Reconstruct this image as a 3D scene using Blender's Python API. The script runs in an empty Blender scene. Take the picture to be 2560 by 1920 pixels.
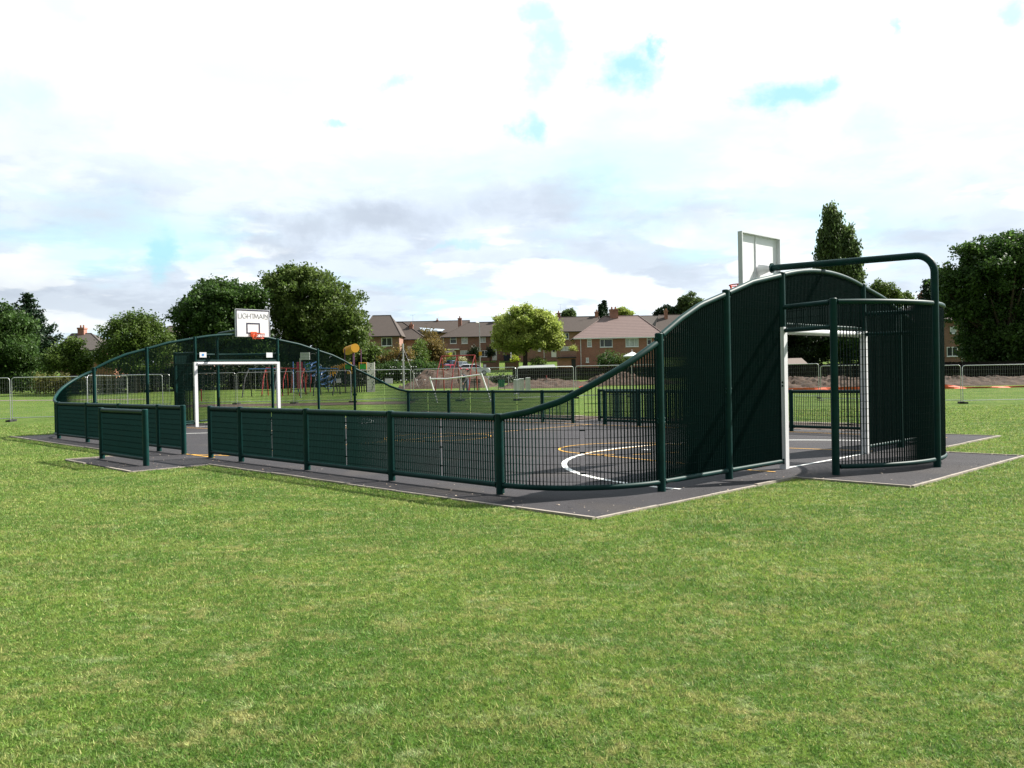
import bpy, math, random
import numpy as np
from mathutils import Vector, Matrix
R_ = math.radians
random.seed(7); rng = np.random.default_rng(11)
scn = bpy.context.scene
COL = scn.collection
# ------------------------------------------------------------------ camera numbers
F = 2119.03; PIT = -0.01; ROL = 0.0196; YAW = .7994; CU = -7.0047; CV = -8.0781; CH = 1.65
cp, sp = math.cos(PIT), math.sin(PIT); cr, sr = math.cos(ROL), math.sin(ROL); sy, cy = math.sin(YAW), math.cos(YAW)
def ray(x, y):
    a = x-1280; b = y-960
    X = (cr*a-sr*b)/F; Y = -(sr*a+cr*b)/F
    return X, cp-Y*sp, sp+Y*cp
def camd(x, y, D):                       # point seen at photo pixel (x, y), D metres ahead
    X, Fw, U = ray(x, y); return (X/Fw*D, D, CH+U/Fw*D)
def wx(x, D): return camd(x, 940, D)[0]
def C(u, v, z=0.):                       # court coordinates (along side, along end) -> world
    du, dv = u-CU, v-CV
    return (-du*cy+dv*sy, du*sy+dv*cy, z)
def sst(t): t = max(0., min(1., t)); return t*t*(3-2*t)
PY_ = [-100, 38, 55, 70, 95, 118, 148, 175, 2000]; PZ_ = [0, 0, .2, .45, 1.2, 2.25, 4.3, 5.2, 5.6]
def tz(X, Y):
    z = float(np.interp(Y, PY_, PZ_))
    z -= .35*sst((X-10)/14)*sst((Y-26)/14)*(1-sst((Y-48)/9))
    return z-.015
# ------------------------------------------------------------------ materials
def mat(name, col, rough=.6, spec=.5, metal=0, var=.0, scale=5., bump=0., bscale=40., col2=None, trans=0., coat=0, island=0., detail=6):
    m = bpy.data.materials.new(name); m.use_nodes = True; nt = m.node_tree; N = nt.nodes; L = nt.links
    b = N['Principled BSDF']; b.inputs['Roughness'].default_value = rough
    b.inputs['Specular IOR Level'].default_value = spec; b.inputs['Metallic'].default_value = metal
    b.inputs['Coat Weight'].default_value = coat; b.inputs['Coat Roughness'].default_value = .12
    geo = N.new('ShaderNodeNewGeometry')
    c1 = (*col, 1); c2 = (*(col2 or [min(1, c*(1+var)) for c in col]), 1)
    if not col2: c1 = (*[c*(1-var) for c in col], 1)
    nz = N.new('ShaderNodeTexNoise'); nz.inputs['Scale'].default_value = scale; nz.inputs['Detail'].default_value = detail; nz.inputs['Roughness'].default_value = .62
    L.new(geo.outputs['Position'], nz.inputs['Vector'])
    rm = N.new('ShaderNodeMapRange'); rm.inputs['From Min'].default_value = .32; rm.inputs['From Max'].default_value = .68
    L.new(nz.outputs['Fac'], rm.inputs['Value'])
    mx = N.new('ShaderNodeMix'); mx.data_type = 'RGBA'; mx.inputs['A'].default_value = c1; mx.inputs['B'].default_value = c2
    L.new(rm.outputs['Result'], mx.inputs['Factor']); out = mx.outputs['Result']
    if island:
        hs = N.new('ShaderNodeHueSaturation'); mr = N.new('ShaderNodeMapRange')
        mr.inputs['To Min'].default_value = 1-island; mr.inputs['To Max'].default_value = 1+island
        L.new(geo.outputs['Random Per Island'], mr.inputs['Value']); L.new(mr.outputs['Result'], hs.inputs['Value']); L.new(out, hs.inputs['Color']); out = hs.outputs['Color']
    L.new(out, b.inputs['Base Color'])
    if bump:
        n2 = N.new('ShaderNodeTexNoise'); n2.inputs['Scale'].default_value = bscale; n2.inputs['Detail'].default_value = 5
        L.new(geo.outputs['Position'], n2.inputs['Vector'])
        bp = N.new('ShaderNodeBump'); bp.inputs['Strength'].default_value = bump; bp.inputs['Distance'].default_value = .02
        L.new(n2.outputs['Fac'], bp.inputs['Height']); L.new(bp.outputs['Normal'], b.inputs['Normal'])
    if trans:
        tr = N.new('ShaderNodeBsdfTranslucent'); L.new(out, tr.inputs['Color'])
        ms = N.new('ShaderNodeMixShader'); ms.inputs['Fac'].default_value = trans
        L.new(b.outputs['BSDF'], ms.inputs[1]); L.new(tr.outputs['BSDF'], ms.inputs[2])
        L.new(ms.outputs['Shader'], N['Material Output'].inputs['Surface'])
    return m
M = {}
M['green'] = mat('green_paint', (.001, .031, .028), rough=.5, spec=.2, var=.22, scale=5)
M['greenmesh'] = mat('green_mesh_paint', (.001, .016, .0135), rough=.55, spec=.09, var=.1)
M['white'] = mat('white_paint', (.78, .78, .8), rough=.35, var=.03, scale=3)
M['boardwhite'] = mat('board_white', (.93, .93, .94), rough=.3, var=.02, trans=.12)
M['boardback'] = mat('board_frame', (.7, .72, .74), rough=.4, var=.06)
M['orange'] = mat('orange_paint', (.72, .09, .02), rough=.4, var=.06)
M['mark_w'] = mat('line_white', (.75, .75, .72), rough=.7, var=.1, scale=30)
M['mark_y'] = mat('line_yellow', (.72, .38, .04), rough=.7, var=.12, scale=30)
M['galv'] = mat('galvanised_steel', (.5, .51, .52), rough=.38, metal=.75, var=.12)
M['kerb'] = mat('kerb', (.3, .26, .22), rough=.9, var=.25, scale=4, bump=.4)
M['soil'] = mat('soil', (.03, .016, .009), rough=1, col2=(.072, .042, .026), scale=2.2, bump=1, bscale=9)
M['path'] = mat('gravel_path', (.15, .125, .1), rough=1, var=.3, scale=3, bump=.6, bscale=12)
M['bark'] = mat('bark', (.06, .045, .033), rough=.95, var=.3, bump=.8, bscale=14)
M['darktext'] = mat('grey_lettering', (.16, .15, .16), rough=.5)
M['mark_dark'] = mat('dark_marking', (.025, .018, .05), rough=.5)
M['frame_w'] = mat('window_white', (.9, .91, .93), rough=.5)
M['pane'] = mat('window_glass', (.05, .055, .06), rough=.08, spec=.8, var=.5, scale=.8)
M['curtain'] = mat('net_curtain', (.5, .52, .55), rough=.5, spec=.5, var=.35, scale=3)
M['door_w'] = mat('door_white', (.85, .85, .82), rough=.5)
M['darkwood'] = mat('dark_boards', (.014, .012, .012), rough=.9, spec=.15, var=.4, scale=3)
M['red'] = mat('red_metal', (.32, .03, .03), rough=.4)
M['darkred'] = mat('dark_red_metal', (.26, .022, .02), rough=.45)
M['blue'] = mat('blue_metal', (.05, .13, .32), rough=.4)
M['black'] = mat('black_metal', (.015, .015, .017), rough=.5)
M['yellow'] = mat('yellow_plastic', (.72, .35, .03), rough=.45)
M['lime'] = mat('green_plastic', (.03, .32, .05), rough=.45)
M['pink'] = mat('pink_panel', (.6, .03, .12), rough=.5)
M['wallwhite'] = mat('climbing_panel', (.88, .78, .82), rough=.6, var=.08)
M['purple'] = mat('purple_post', (.12, .05, .12), rough=.5)
M['orangenet'] = mat('orange_barrier_net', (.85, .13, .04), rough=.7, var=.2, scale=4)
M['rubber'] = mat('rubber', (.02, .02, .02), rough=.8)
M['carglass'] = mat('car_glass', (.015, .02, .022), rough=.05, spec=.8)
M['pinkbox'] = mat('concrete_box', (.38, .3, .29), rough=.9, var=.1)
M['parasol'] = mat('parasol_cloth', (.75, .76, .78), rough=.8)
M['lead'] = mat('pale_felt', (.2, .21, .2), rough=.7, var=.12)
M['solar'] = mat('solar_glass', (.7, .75, .8), rough=.12, spec=.8, metal=.8)
M['skin'] = mat('skin', (.45, .25, .18), rough=.6); M['jacket'] = mat('dark_jacket', (.02, .02, .024), rough=.8); M['jeans'] = mat('jeans', (.1, .13, .2), rough=.9)
M['stones'] = mat('rubble', (.42, .4, .38), rough=.9, var=.3)
M['bin_blue'] = mat('bin_plastic', (.02, .03, .06), rough=.5)

def asphalt():
    m = mat('asphalt', (.031, .029, .032), rough=.88, spec=.3, col2=(.042, .039, .043), scale=1.3, bump=.5, bscale=180)
    nt = m.node_tree; N = nt.nodes; L = nt.links; b = N['Principled BSDF']; src = b.inputs['Base Color'].links[0].from_socket
    geo = N.new('ShaderNodeNewGeometry')
    vo = N.new('ShaderNodeTexVoronoi'); vo.inputs['Scale'].default_value = 130; L.new(geo.outputs['Position'], vo.inputs['Vector'])
    mr = N.new('ShaderNodeMapRange'); mr.inputs['From Max'].default_value = 1; mr.inputs['To Min'].default_value = .65; mr.inputs['To Max'].default_value = 1.45
    L.new(vo.outputs['Color'], mr.inputs['Value'])
    vm = N.new('ShaderNodeVectorMath'); vm.operation = 'SCALE'; L.new(src, vm.inputs[0]); L.new(mr.outputs['Result'], vm.inputs['Scale'])
    # dusty brown patches
    n = N.new('ShaderNodeTexNoise'); n.inputs['Scale'].default_value = .55; n.inputs['Detail'].default_value = 7; L.new(geo.outputs['Position'], n.inputs['Vector'])
    m2 = N.new('ShaderNodeMapRange'); m2.inputs['From Min'].default_value = .56; m2.inputs['From Max'].default_value = .75; m2.inputs['To Max'].default_value = .45; L.new(n.outputs['Fac'], m2.inputs['Value'])
    mx = N.new('ShaderNodeMix'); mx.data_type = 'RGBA'; mx.inputs['B'].default_value = (.085, .07, .055, 1)
    L.new(vm.outputs[0], mx.inputs['A']); L.new(m2.outputs['Result'], mx.inputs['Factor']); L.new(mx.outputs['Result'], b.inputs['Base Color'])
    return m
M['asphalt'] = asphalt()

def grass_mat(name, blade=False):
    m = bpy.data.materials.new(name); m.use_nodes = True; nt = m.node_tree; N = nt.nodes; L = nt.links; b = N['Principled BSDF']
    b.inputs['Roughness'].default_value = .62 if blade else .9; b.inputs['Specular IOR Level'].default_value = .35 if blade else .05
    geo = N.new('ShaderNodeNewGeometry')
    def noise(s, d=4, vec=None, r=.6):
        n = N.new('ShaderNodeTexNoise'); n.inputs['Scale'].default_value = s; n.inputs['Detail'].default_value = d; n.inputs['Roughness'].default_value = r
        L.new(vec or geo.outputs['Position'], n.inputs['Vector']); return n.outputs['Fac']
    def rng_(x, a, c, t0=0, t1=1):
        q = N.new('ShaderNodeMapRange'); q.interpolation_type = 'SMOOTHSTEP'; q.inputs['From Min'].default_value = a; q.inputs['From Max'].default_value = c; q.inputs['To Min'].default_value = t0; q.inputs['To Max'].default_value = t1
        L.new(x, q.inputs['Value']); return q.outputs['Result']
    def mix(f, A, B):
        q = N.new('ShaderNodeMix'); q.data_type = 'RGBA'
        for s, v in (('A', A), ('B', B)):
            if isinstance(v, tuple): q.inputs[s].default_value = (*v, 1)
            else: L.new(v, q.inputs[s])
        if isinstance(f, float): q.inputs['Factor'].default_value = f
        else: L.new(f, q.inputs['Factor'])
        return q.outputs['Result']
    k = 1.4 if blade else .86  # bare turf darkened in place of the shade between blades
    g1 = (.145*k, .215*k, .036*k); g2 = (.066*k, .142*k, .02*k); st = (.3*k, .27*k, .11*k); pale = (.27*k, .32*k, .15*k)
    mp = N.new('ShaderNodeMapping'); mp.inputs['Scale'].default_value = (1, 1.5, 1); mp.inputs['Rotation'].default_value = (0, 0, .25); L.new(geo.outputs['Position'], mp.inputs['Vector'])
    big = rng_(noise(.5, 5, mp.outputs[0]), .36, .64); c = mix(big, g1, g2)
    c = mix(rng_(noise(1.5, 9, mp.outputs[0], .82), .47, .64, 0, .75), c, st)
    c = mix(rng_(noise(2.9, 8, mp.outputs[0], .8), .52, .64, 0, .75), c, pale)
    c = mix(rng_(noise(6.5, 6, mp.outputs[0], .75), .5, .64, 0, .6), c, (.24*k, .25*k, .08*k))
    c = mix(rng_(noise(9.5, 5), .47, .6, 0, .8), c, g2)
    c = mix(rng_(noise(19, 4), .5, .72, 0, .55), c, g2)
    if blade:
        rn = geo.outputs['Random Per Island']
        c = mix(rng_(rn, .76, 1.0, 0, .85), c, st)
        hs = N.new('ShaderNodeHueSaturation'); mr = N.new('ShaderNodeMapRange'); mr.inputs['To Min'].default_value = .5; mr.inputs['To Max'].default_value = 1.6
        mu = N.new('ShaderNodeMath'); mu.operation = 'MULTIPLY'; mu.inputs[1].default_value = 17.31; fr = N.new('ShaderNodeMath'); fr.operation = 'FRACT'
        L.new(rn, mu.inputs[0]); L.new(mu.outputs[0], fr.inputs[0]); L.new(fr.outputs[0], mr.inputs['Value']); L.new(mr.outputs['Result'], hs.inputs['Value']); L.new(c, hs.inputs['Color']); c = hs.outputs['Color']
        tr = N.new('ShaderNodeBsdfTranslucent'); L.new(c, tr.inputs['Color']); ms = N.new('ShaderNodeMixShader'); ms.inputs['Fac'].default_value = .4
        L.new(b.outputs['BSDF'], ms.inputs[1]); L.new(tr.outputs['BSDF'], ms.inputs[2]); L.new(ms.outputs['Shader'], N['Material Output'].inputs['Surface'])
    else:
        c = mix(rng_(noise(45, 4), .35, .7, 0, .55), c, (.05, .085, .02))
        bp = N.new('ShaderNodeBump'); bp.inputs['Strength'].default_value = .9; bp.inputs['Distance'].default_value = .05
        L.new(noise(30, 6), bp.inputs['Height']); L.new(bp.outputs['Normal'], b.inputs['Normal'])
    L.new(c, b.inputs['Base Color']); return m
M['grass'] = grass_mat('turf'); M['blade'] = grass_mat('grass_blade', True)

def leafmat(name, c1, c2, trans=.35, isl=.45):
    return mat(name, c1, rough=.55, spec=.3, col2=c2, scale=.55, trans=trans+.08, island=isl*.85, detail=3)
LF = dict(dark=leafmat('leaf_dark', (.036, .08, .018), (.075, .135, .03)), mid=leafmat('leaf_mid', (.06, .11, .02), (.12, .175, .035)),
          olive=leafmat('leaf_olive', (.07, .12, .024), (.135, .185, .045)), lime=leafmat('leaf_lime', (.27, .35, .07), (.42, .47, .12)),
          conifer=leafmat('leaf_conifer', (.012, .034, .013), (.025, .055, .02), .15), poplar=leafmat('leaf_poplar', (.06, .105, .035), (.13, .18, .06)),
          brown=leafmat('leaf_brown', (.12, .1, .03), (.2, .14, .04)), yellow=leafmat('leaf_yellow', (.3, .38, .03), (.4, .4, .05)),
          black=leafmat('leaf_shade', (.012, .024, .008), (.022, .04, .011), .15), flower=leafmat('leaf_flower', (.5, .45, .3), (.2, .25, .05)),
          scrub=leafmat('leaf_scrub', (.12, .14, .035), (.22, .2, .06)))

def brick(name, c1, c2, mortar=(.3, .25, .22)):
    m = bpy.data.materials.new(name); m.use_nodes = True; nt = m.node_tree; N = nt.nodes; L = nt.links; b = N['Principled BSDF']; b.inputs['Roughness'].default_value = .9
    tc = N.new('ShaderNodeTexCoord'); sx = N.new('ShaderNodeSeparateXYZ'); L.new(tc.outputs['Object'], sx.inputs[0])
    ad = N.new('ShaderNodeMath'); L.new(sx.outputs[0], ad.inputs[0]); L.new(sx.outputs[1], ad.inputs[1]); cx = N.new('ShaderNodeCombineXYZ'); L.new(ad.outputs[0], cx.inputs[0]); L.new(sx.outputs[2], cx.inputs[1])
    br = N.new('ShaderNodeTexBrick'); br.inputs['Color1'].default_value = (*c1, 1); br.inputs['Color2'].default_value = (*c2, 1); br.inputs['Mortar'].default_value = (*mortar, 1)
    br.inputs['Scale'].default_value = 1; br.inputs['Brick Width'].default_value = .225; br.inputs['Row Height'].default_value = .075; br.inputs['Mortar Size'].default_value = .008
    L.new(cx.outputs[0], br.inputs['Vector'])
    n = N.new('ShaderNodeTexNoise'); n.inputs['Scale'].default_value = .9; n.inputs['Detail'].default_value = 5; L.new(tc.outputs['Object'], n.inputs['Vector'])
    mr = N.new('ShaderNodeMapRange'); mr.inputs['To Min'].default_value = .7; mr.inputs['To Max'].default_value = 1.3; L.new(n.outputs['Fac'], mr.inputs['Value'])
    vm = N.new('ShaderNodeVectorMath'); vm.operation = 'SCALE'; L.new(br.outputs['Color'], vm.inputs[0]); L.new(mr.outputs['Result'], vm.inputs['Scale']); L.new(vm.outputs[0], b.inputs['Base Color'])
    return m
M['brick'] = brick('brick_brown', (.32, .145, .098), (.22, .1, .07)); M['brick_red'] = brick('brick_red', (.42, .165, .11), (.32, .12, .085)); M['brick_orange'] = brick('brick_orange', (.42, .17, .08), (.34, .13, .065))
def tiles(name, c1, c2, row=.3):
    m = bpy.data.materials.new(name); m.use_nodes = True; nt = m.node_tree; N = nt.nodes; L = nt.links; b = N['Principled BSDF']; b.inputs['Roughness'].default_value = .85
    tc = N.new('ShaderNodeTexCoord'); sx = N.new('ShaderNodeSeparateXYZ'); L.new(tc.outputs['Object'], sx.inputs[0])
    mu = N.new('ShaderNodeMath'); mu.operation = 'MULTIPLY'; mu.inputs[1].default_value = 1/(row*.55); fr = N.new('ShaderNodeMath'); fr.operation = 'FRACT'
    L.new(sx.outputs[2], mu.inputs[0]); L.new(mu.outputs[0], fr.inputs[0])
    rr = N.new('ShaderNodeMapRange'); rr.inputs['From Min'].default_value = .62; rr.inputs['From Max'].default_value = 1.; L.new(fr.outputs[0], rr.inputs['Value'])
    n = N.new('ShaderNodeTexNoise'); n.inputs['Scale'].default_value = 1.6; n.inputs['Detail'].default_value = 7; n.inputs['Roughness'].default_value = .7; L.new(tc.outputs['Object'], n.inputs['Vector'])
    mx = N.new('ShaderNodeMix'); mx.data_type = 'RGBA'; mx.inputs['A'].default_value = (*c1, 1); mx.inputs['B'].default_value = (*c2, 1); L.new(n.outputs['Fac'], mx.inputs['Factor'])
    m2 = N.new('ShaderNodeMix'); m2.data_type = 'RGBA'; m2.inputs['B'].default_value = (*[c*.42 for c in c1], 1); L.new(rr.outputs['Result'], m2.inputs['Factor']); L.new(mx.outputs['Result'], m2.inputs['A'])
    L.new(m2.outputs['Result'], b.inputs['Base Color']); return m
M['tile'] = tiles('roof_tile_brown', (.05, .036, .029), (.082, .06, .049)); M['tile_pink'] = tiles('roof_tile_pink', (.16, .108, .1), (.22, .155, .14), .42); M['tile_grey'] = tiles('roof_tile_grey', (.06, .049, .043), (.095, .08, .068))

# ------------------------------------------------------------------ mesh builder
class MB:
    def __init__(s): s.v = []; s.f = []
    def raw(s, vs, fs):
        n = len(s.v); s.v += [tuple(p) for p in vs]; s.f += [tuple(i+n for i in f) for f in fs]; return s
    def box(s, x0, x1, y0, y1, z0, z1):
        return s.raw([(x, y, z) for z in (z0, z1) for y in (y0, y1) for x in (x0, x1)], [(0, 2, 3, 1), (4, 5, 7, 6), (0, 1, 5, 4), (2, 6, 7, 3), (0, 4, 6, 2), (1, 3, 7, 5)])
    def obox(s, c, ax, ay, az):          # centre + three half-vectors
        c, ax, ay, az = map(Vector, (c, ax, ay, az))
        return s.raw([c+ax*i+ay*j+az*k for k in (-1, 1) for j in (-1, 1) for i in (-1, 1)], [(0, 2, 3, 1), (4, 5, 7, 6), (0, 1, 5, 4), (2, 6, 7, 3), (0, 4, 6, 2), (1, 3, 7, 5)])
    def bar(s, a, b, w, h=None, up=(0, 0, 1)):
        a, b = Vector(a), Vector(b); d = b-a; up = Vector(up)
        if d.length < 1e-6: return s
        sd = d.cross(up)
        if sd.length < 1e-6: sd = d.cross(Vector((0, 1, 0)))
        sd.normalize(); u = sd.cross(d).normalized()
        return s.obox((a+b)/2, d/2, sd*w/2, u*(h or w)/2)
    def tube(s, pts, r, n=12, cap=True):
        pts = [Vector(p) for p in pts]; k = len(pts); rs = r if isinstance(r, (list, tuple)) else [r]*k
        t0 = (pts[1]-pts[0]).normalized(); ref = Vector((0, 0, 1)) if abs(t0.z) < .9 else Vector((1, 0, 0))
        nn = t0.cross(ref).normalized(); base = len(s.v)
        for i in range(k):
            t = (pts[min(i+1, k-1)]-pts[max(i-1, 0)]).normalized(); nn = (nn-t*nn.dot(t)).normalized(); bb = t.cross(nn)
            for j in range(n):
                a = 2*math.pi*j/n; s.v.append(tuple(pts[i]+(nn*math.cos(a)+bb*math.sin(a))*rs[i]))
        for i in range(k-1):
            for j in range(n):
                j2 = (j+1) % n; s.f.append((base+i*n+j, base+i*n+j2, base+(i+1)*n+j2, base+(i+1)*n+j))
        if cap: s.f.append(tuple(base+j for j in range(n))[::-1]); s.f.append(tuple(base+(k-1)*n+j for j in range(n)))
        return s
    def ball(s, c, r, n=8, m=5, sc=(1, 1, 1)):
        b = len(s.v)
        for i in range(m+1):
            th = math.pi*i/m
            for j in range(n):
                a = 2*math.pi*j/n; s.v.append((c[0]+r*sc[0]*math.sin(th)*math.cos(a), c[1]+r*sc[1]*math.sin(th)*math.sin(a), c[2]+r*sc[2]*math.cos(th)))
        for i in range(m):
            for j in range(n):
                j2 = (j+1) % n; s.f.append((b+i*n+j, b+(i+1)*n+j, b+(i+1)*n+j2, b+i*n+j2))
        return s
    def prism(s, prof, y0, y1):          # (x, z) profile extruded along y
        n = len(prof)
        return s.raw([(x, y0, z) for x, z in prof]+[(x, y1, z) for x, z in prof], [tuple(range(n)), tuple(range(2*n-1, n-1, -1))]+[(i, i+n, (i+1) % n+n, (i+1) % n) for i in range(n)])
    def build(s, name, m, parent=None, org=None, smooth=False, flat_if=None):
        o0 = Vector(ORG[parent.name]) if parent is not None and org is None else Vector(org or (0, 0, 0))
        me = bpy.data.meshes.new(name); me.from_pydata([(p[0]-o0.x, p[1]-o0.y, p[2]-o0.z) for p in s.v], [], s.f); me.validate()
        me.materials.append(m)
        if smooth:
            me.polygons.foreach_set('use_smooth', [True]*len(me.polygons)); me.set_sharp_from_angle(angle=R_(40))
        ob = bpy.data.objects.new(name, me); COL.objects.link(ob); ORG[ob.name] = tuple(o0)
        if parent is not None: ob.parent = parent
        else: ob.location = o0
        return ob
ORG = {}
def tag(o, label=None, cat=None, group=None, kind=None):
    for k, v in (('label', label), ('category', cat), ('group', group), ('kind', kind)):
        if v: o[k] = v
    return o
def thing(name, loc, label, cat, group=None):
    o = bpy.data.objects.new(name, None); COL.objects.link(o); o.location = loc; o.empty_display_size = .3; ORG[o.name] = tuple(loc)
    return tag(o, label, cat, group)
def struct(o): o['kind'] = 'structure'; return o
def npmesh(name, V, Fq, m, parent=None, org=(0, 0, 0), k=4):
    o0 = np.array(ORG[parent.name] if parent is not None else org)
    me = bpy.data.meshes.new(name); V = (V-o0).astype(np.float32); n = len(V)
    me.vertices.add(n); me.vertices.foreach_set('co', V.ravel()); nf = len(Fq)
    me.loops.add(nf*k); me.loops.foreach_set('vertex_index', Fq.astype(np.int32).ravel())
    me.polygons.add(nf); me.polygons.foreach_set('loop_start', np.arange(0, nf*k, k, dtype=np.int32)); me.polygons.foreach_set('loop_total', np.full(nf, k, dtype=np.int32))
    me.update(); me.materials.append(m)
    ob = bpy.data.objects.new(name, me); COL.objects.link(ob); ORG[ob.name] = tuple(o0)
    if parent is not None: ob.parent = parent
    else: ob.location = o0
    return ob
def copy_tree(o, parent=None):
    c = o.copy(); COL.objects.link(c)
    if parent is not None: c.parent = parent
    for ch in [x for x in bpy.data.objects if x.parent == o]: copy_tree(ch, c)
    return c

# ------------------------------------------------------------------ ground
xs = sorted(set(list(np.linspace(-60, 60, 81))+[-700, -400, -250, -160, -110, -80, 80, 110, 160, 250, 400, 700]))
ys = sorted(set(list(np.linspace(-20, 40, 21))+list(np.linspace(40, 180, 71))+[-200, -80, 200, 240, 300, 400, 600, 900, 1500]))
V = []; Fs = []
for y in ys:
    for x in xs: V.append((x, y, tz(x, y)))
nx = len(xs)
for j in range(len(ys)-1):
    for i in range(nx-1): a = j*nx+i; Fs.append((a, a+1, a+nx+1, a+nx))
g = MB().raw(V, Fs).build('grass_field', M['grass'], smooth=True); struct(g)

def in_court(u, v, e=0.):
    for u0, u1, v0, v1 in AP:
        if u0-e < u < u1+e and v0-e < v < v1+e: return True
    return False
L_ = 23.25; W_ = 13.3
AP = [(-.68, 23.75, -.66, 14.0), (-2.4, -.68, 4.08, 9.35), (23.75, 25.5, 4.3, 9.5), (9.3, 13.02, -2.18, -.66), (9.2, 13.0, 14.0, 15.6)]
poly = [(-.68, -.66), (9.3, -.66), (9.3, -2.18), (13.02, -2.18), (13.02, -.66), (23.75, -.66), (23.75, 4.3), (25.5, 4.3), (25.5, 9.5), (23.75, 9.5), (23.75, 14), (13, 14), (13, 15.6), (9.2, 15.6), (9.2, 14), (-.68, 14), (-.68, 9.35), (-2.4, 9.35), (-2.4, 4.08), (-.68, 4.08)]
mb = MB(); n = len(poly)
mb.raw([C(u, v, 0) for u, v in poly]+[C(u, v, -.12) for u, v in poly], [tuple(range(n))]+[(i, (i+1) % n, (i+1) % n+n, i+n) for i in range(n)])
struct(mb.build('asphalt_court', M['asphalt']))
# kerb edging, in short lengths that wander a little
mb = MB()
for i in range(n):
    a = Vector(poly[i]); b = Vector(poly[(i+1) % n]); d = b-a; ln = d.length; t = d/ln; k = max(1, round(ln/1.25)); nrm = Vector((t.y, -t.x))
    for j in range(k):
        if a.y < -2 or (a.x > 12.9 and a.y < 0 and random.random() < .25): 
            if random.random() < .35: continue
        j0 = a+t*(ln*j/k+(.0 if j else -.02)); j1 = a+t*(ln*(j+1)/k-.008); o0 = nrm*(.026+random.uniform(-.006, .006)); o1 = nrm*(.026+random.uniform(-.006, .006)); hz = random.uniform(.004, .022)
        p, q = j0+o0, j1+o1
        P0 = Vector(C(p.x, p.y, hz-.06)); P1 = Vector(C(q.x, q.y, hz-.06+random.uniform(-.004, .004)))
        mb.bar(P0, P1, .05, .12)
struct(mb.build('kerb_edging', M['kerb']))

# painted markings
def ribbon(pts, w, z, mb):
    k = len(pts); P = [Vector((*p, 0)) for p in pts]; Ls = []
    for i in range(k):
        t = (P[min(i+1, k-1)]-P[max(i-1, 0)]).normalized(); nn = Vector((-t.y, t.x, 0))*w/2; Ls.append((P[i]+nn, P[i]-nn))
    vs = [C(p.x, p.y, z) for pr in Ls for p in pr]
    mb.raw(vs, [(2*i, 2*i+1, 2*i+3, 2*i+2) for i in range(k-1)])
def arc(cu, cv, r, a0, a1, n=48): return [(cu+r*math.cos(R_(a0+(a1-a0)*i/n)), cv+r*math.sin(R_(a0+(a1-a0)*i/n))) for i in range(n+1)]
mw = MB(); my = MB()
CVR = 6.64; CVL = 6.88
ribbon(arc(0, CVR, 4.75, -90, 90, 90), .1, .004, mw); ribbon([(.02, 5.1), (.02, 8.2)], .06, .004, mw); ribbon([(-.1, 1.9), (.3, 1.91)], .06, .008, mw); ribbon([(3.95, 6.64), (4.12, 6.64)], .14, .004, mw)
ribbon(arc(23.1, CVL, 4.9, 90, 270, 90), .1, .004, mw); ribbon([(23.2, 5.3), (23.2, 8.5)], .06, .004, mw)
yz = .008
for s in (0, 1):
    mu_ = (lambda u: u) if s == 0 else (lambda u: 23.05-u); c = CVR if s == 0 else CVL
    ribbon([(mu_(.1), c-2.15), (mu_(4.6), c-1.45)], .05, yz, my); ribbon([(mu_(.1), c+2.15), (mu_(4.6), c+1.45)], .05, yz, my); ribbon([(mu_(4.6), c-1.5), (mu_(4.6), c+1.5)], .05, yz, my)
    ribbon([(mu_(u), v) for u, v in arc(4.6, c, 1.45, -90, 90, 40)], .05, yz, my)
    for k in range(6): ribbon([(mu_(u), v) for u, v in arc(4.6, c, 1.45, 95+k*29, 110+k*29, 6)], .05, yz, my)
ribbon([(10.6, .04), (12.3, .04)], .05, yz, my); ribbon([(10.7, .45), (11.9, .02)], .05, yz, my); ribbon([(.1, 4.5), (-.14, 4.5)], .05, yz+.004, my); ribbon([(.1, 12.95), (22.9, 12.95)], .05, yz, my); ribbon([(11.05, .1), (11.0, 12.95)], .05, yz+.004, my)
ribbon(arc(11.05, 6.6, 1.45, 0, 360, 72), .05, yz, my)
struct(mw.build('white_court_markings', M['mark_w'])); struct(my.build('yellow_court_markings', M['mark_y']))

# ------------------------------------------------------------------ court fence
PR = .058
def post(root, u, v, h, r=PR, joints=(), sq=False):
    a, b = C(u, v, 0), C(u, v, h)
    m = MB().tube([a, (b[0], b[1], h-.012), b], [r, r, r-.012], 20)
    p = m.build('post', M['green'], root, smooth=True)
    if joints:
        for (du, dv, z) in joints:       # bolted clamp on the side facing direction (du, dv)
            q = MB()
            w = Vector((*C(du, dv)[:2], 0))-Vector((*C(0, 0)[:2], 0)); w.normalize(); sd = Vector((-w.y, w.x, 0))
            c0 = Vector((a[0], a[1], z))+w*(r+.012); q.obox(c0, w*.022, sd*.012, (0, 0, .045))
            for dz in (-.025, .03):
                for sgn in (-1, 1): q.ball(c0+w*.006+sd*.014*sgn+Vector((0, 0, dz)), .016, 8, 5)
            q.build('bracket', M['green'], p, smooth=True)
    return p
def rail(root, pts, r, name='rail'):
    return MB().tube(pts, r, 16).build(name, M['green'], root, smooth=True)
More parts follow.
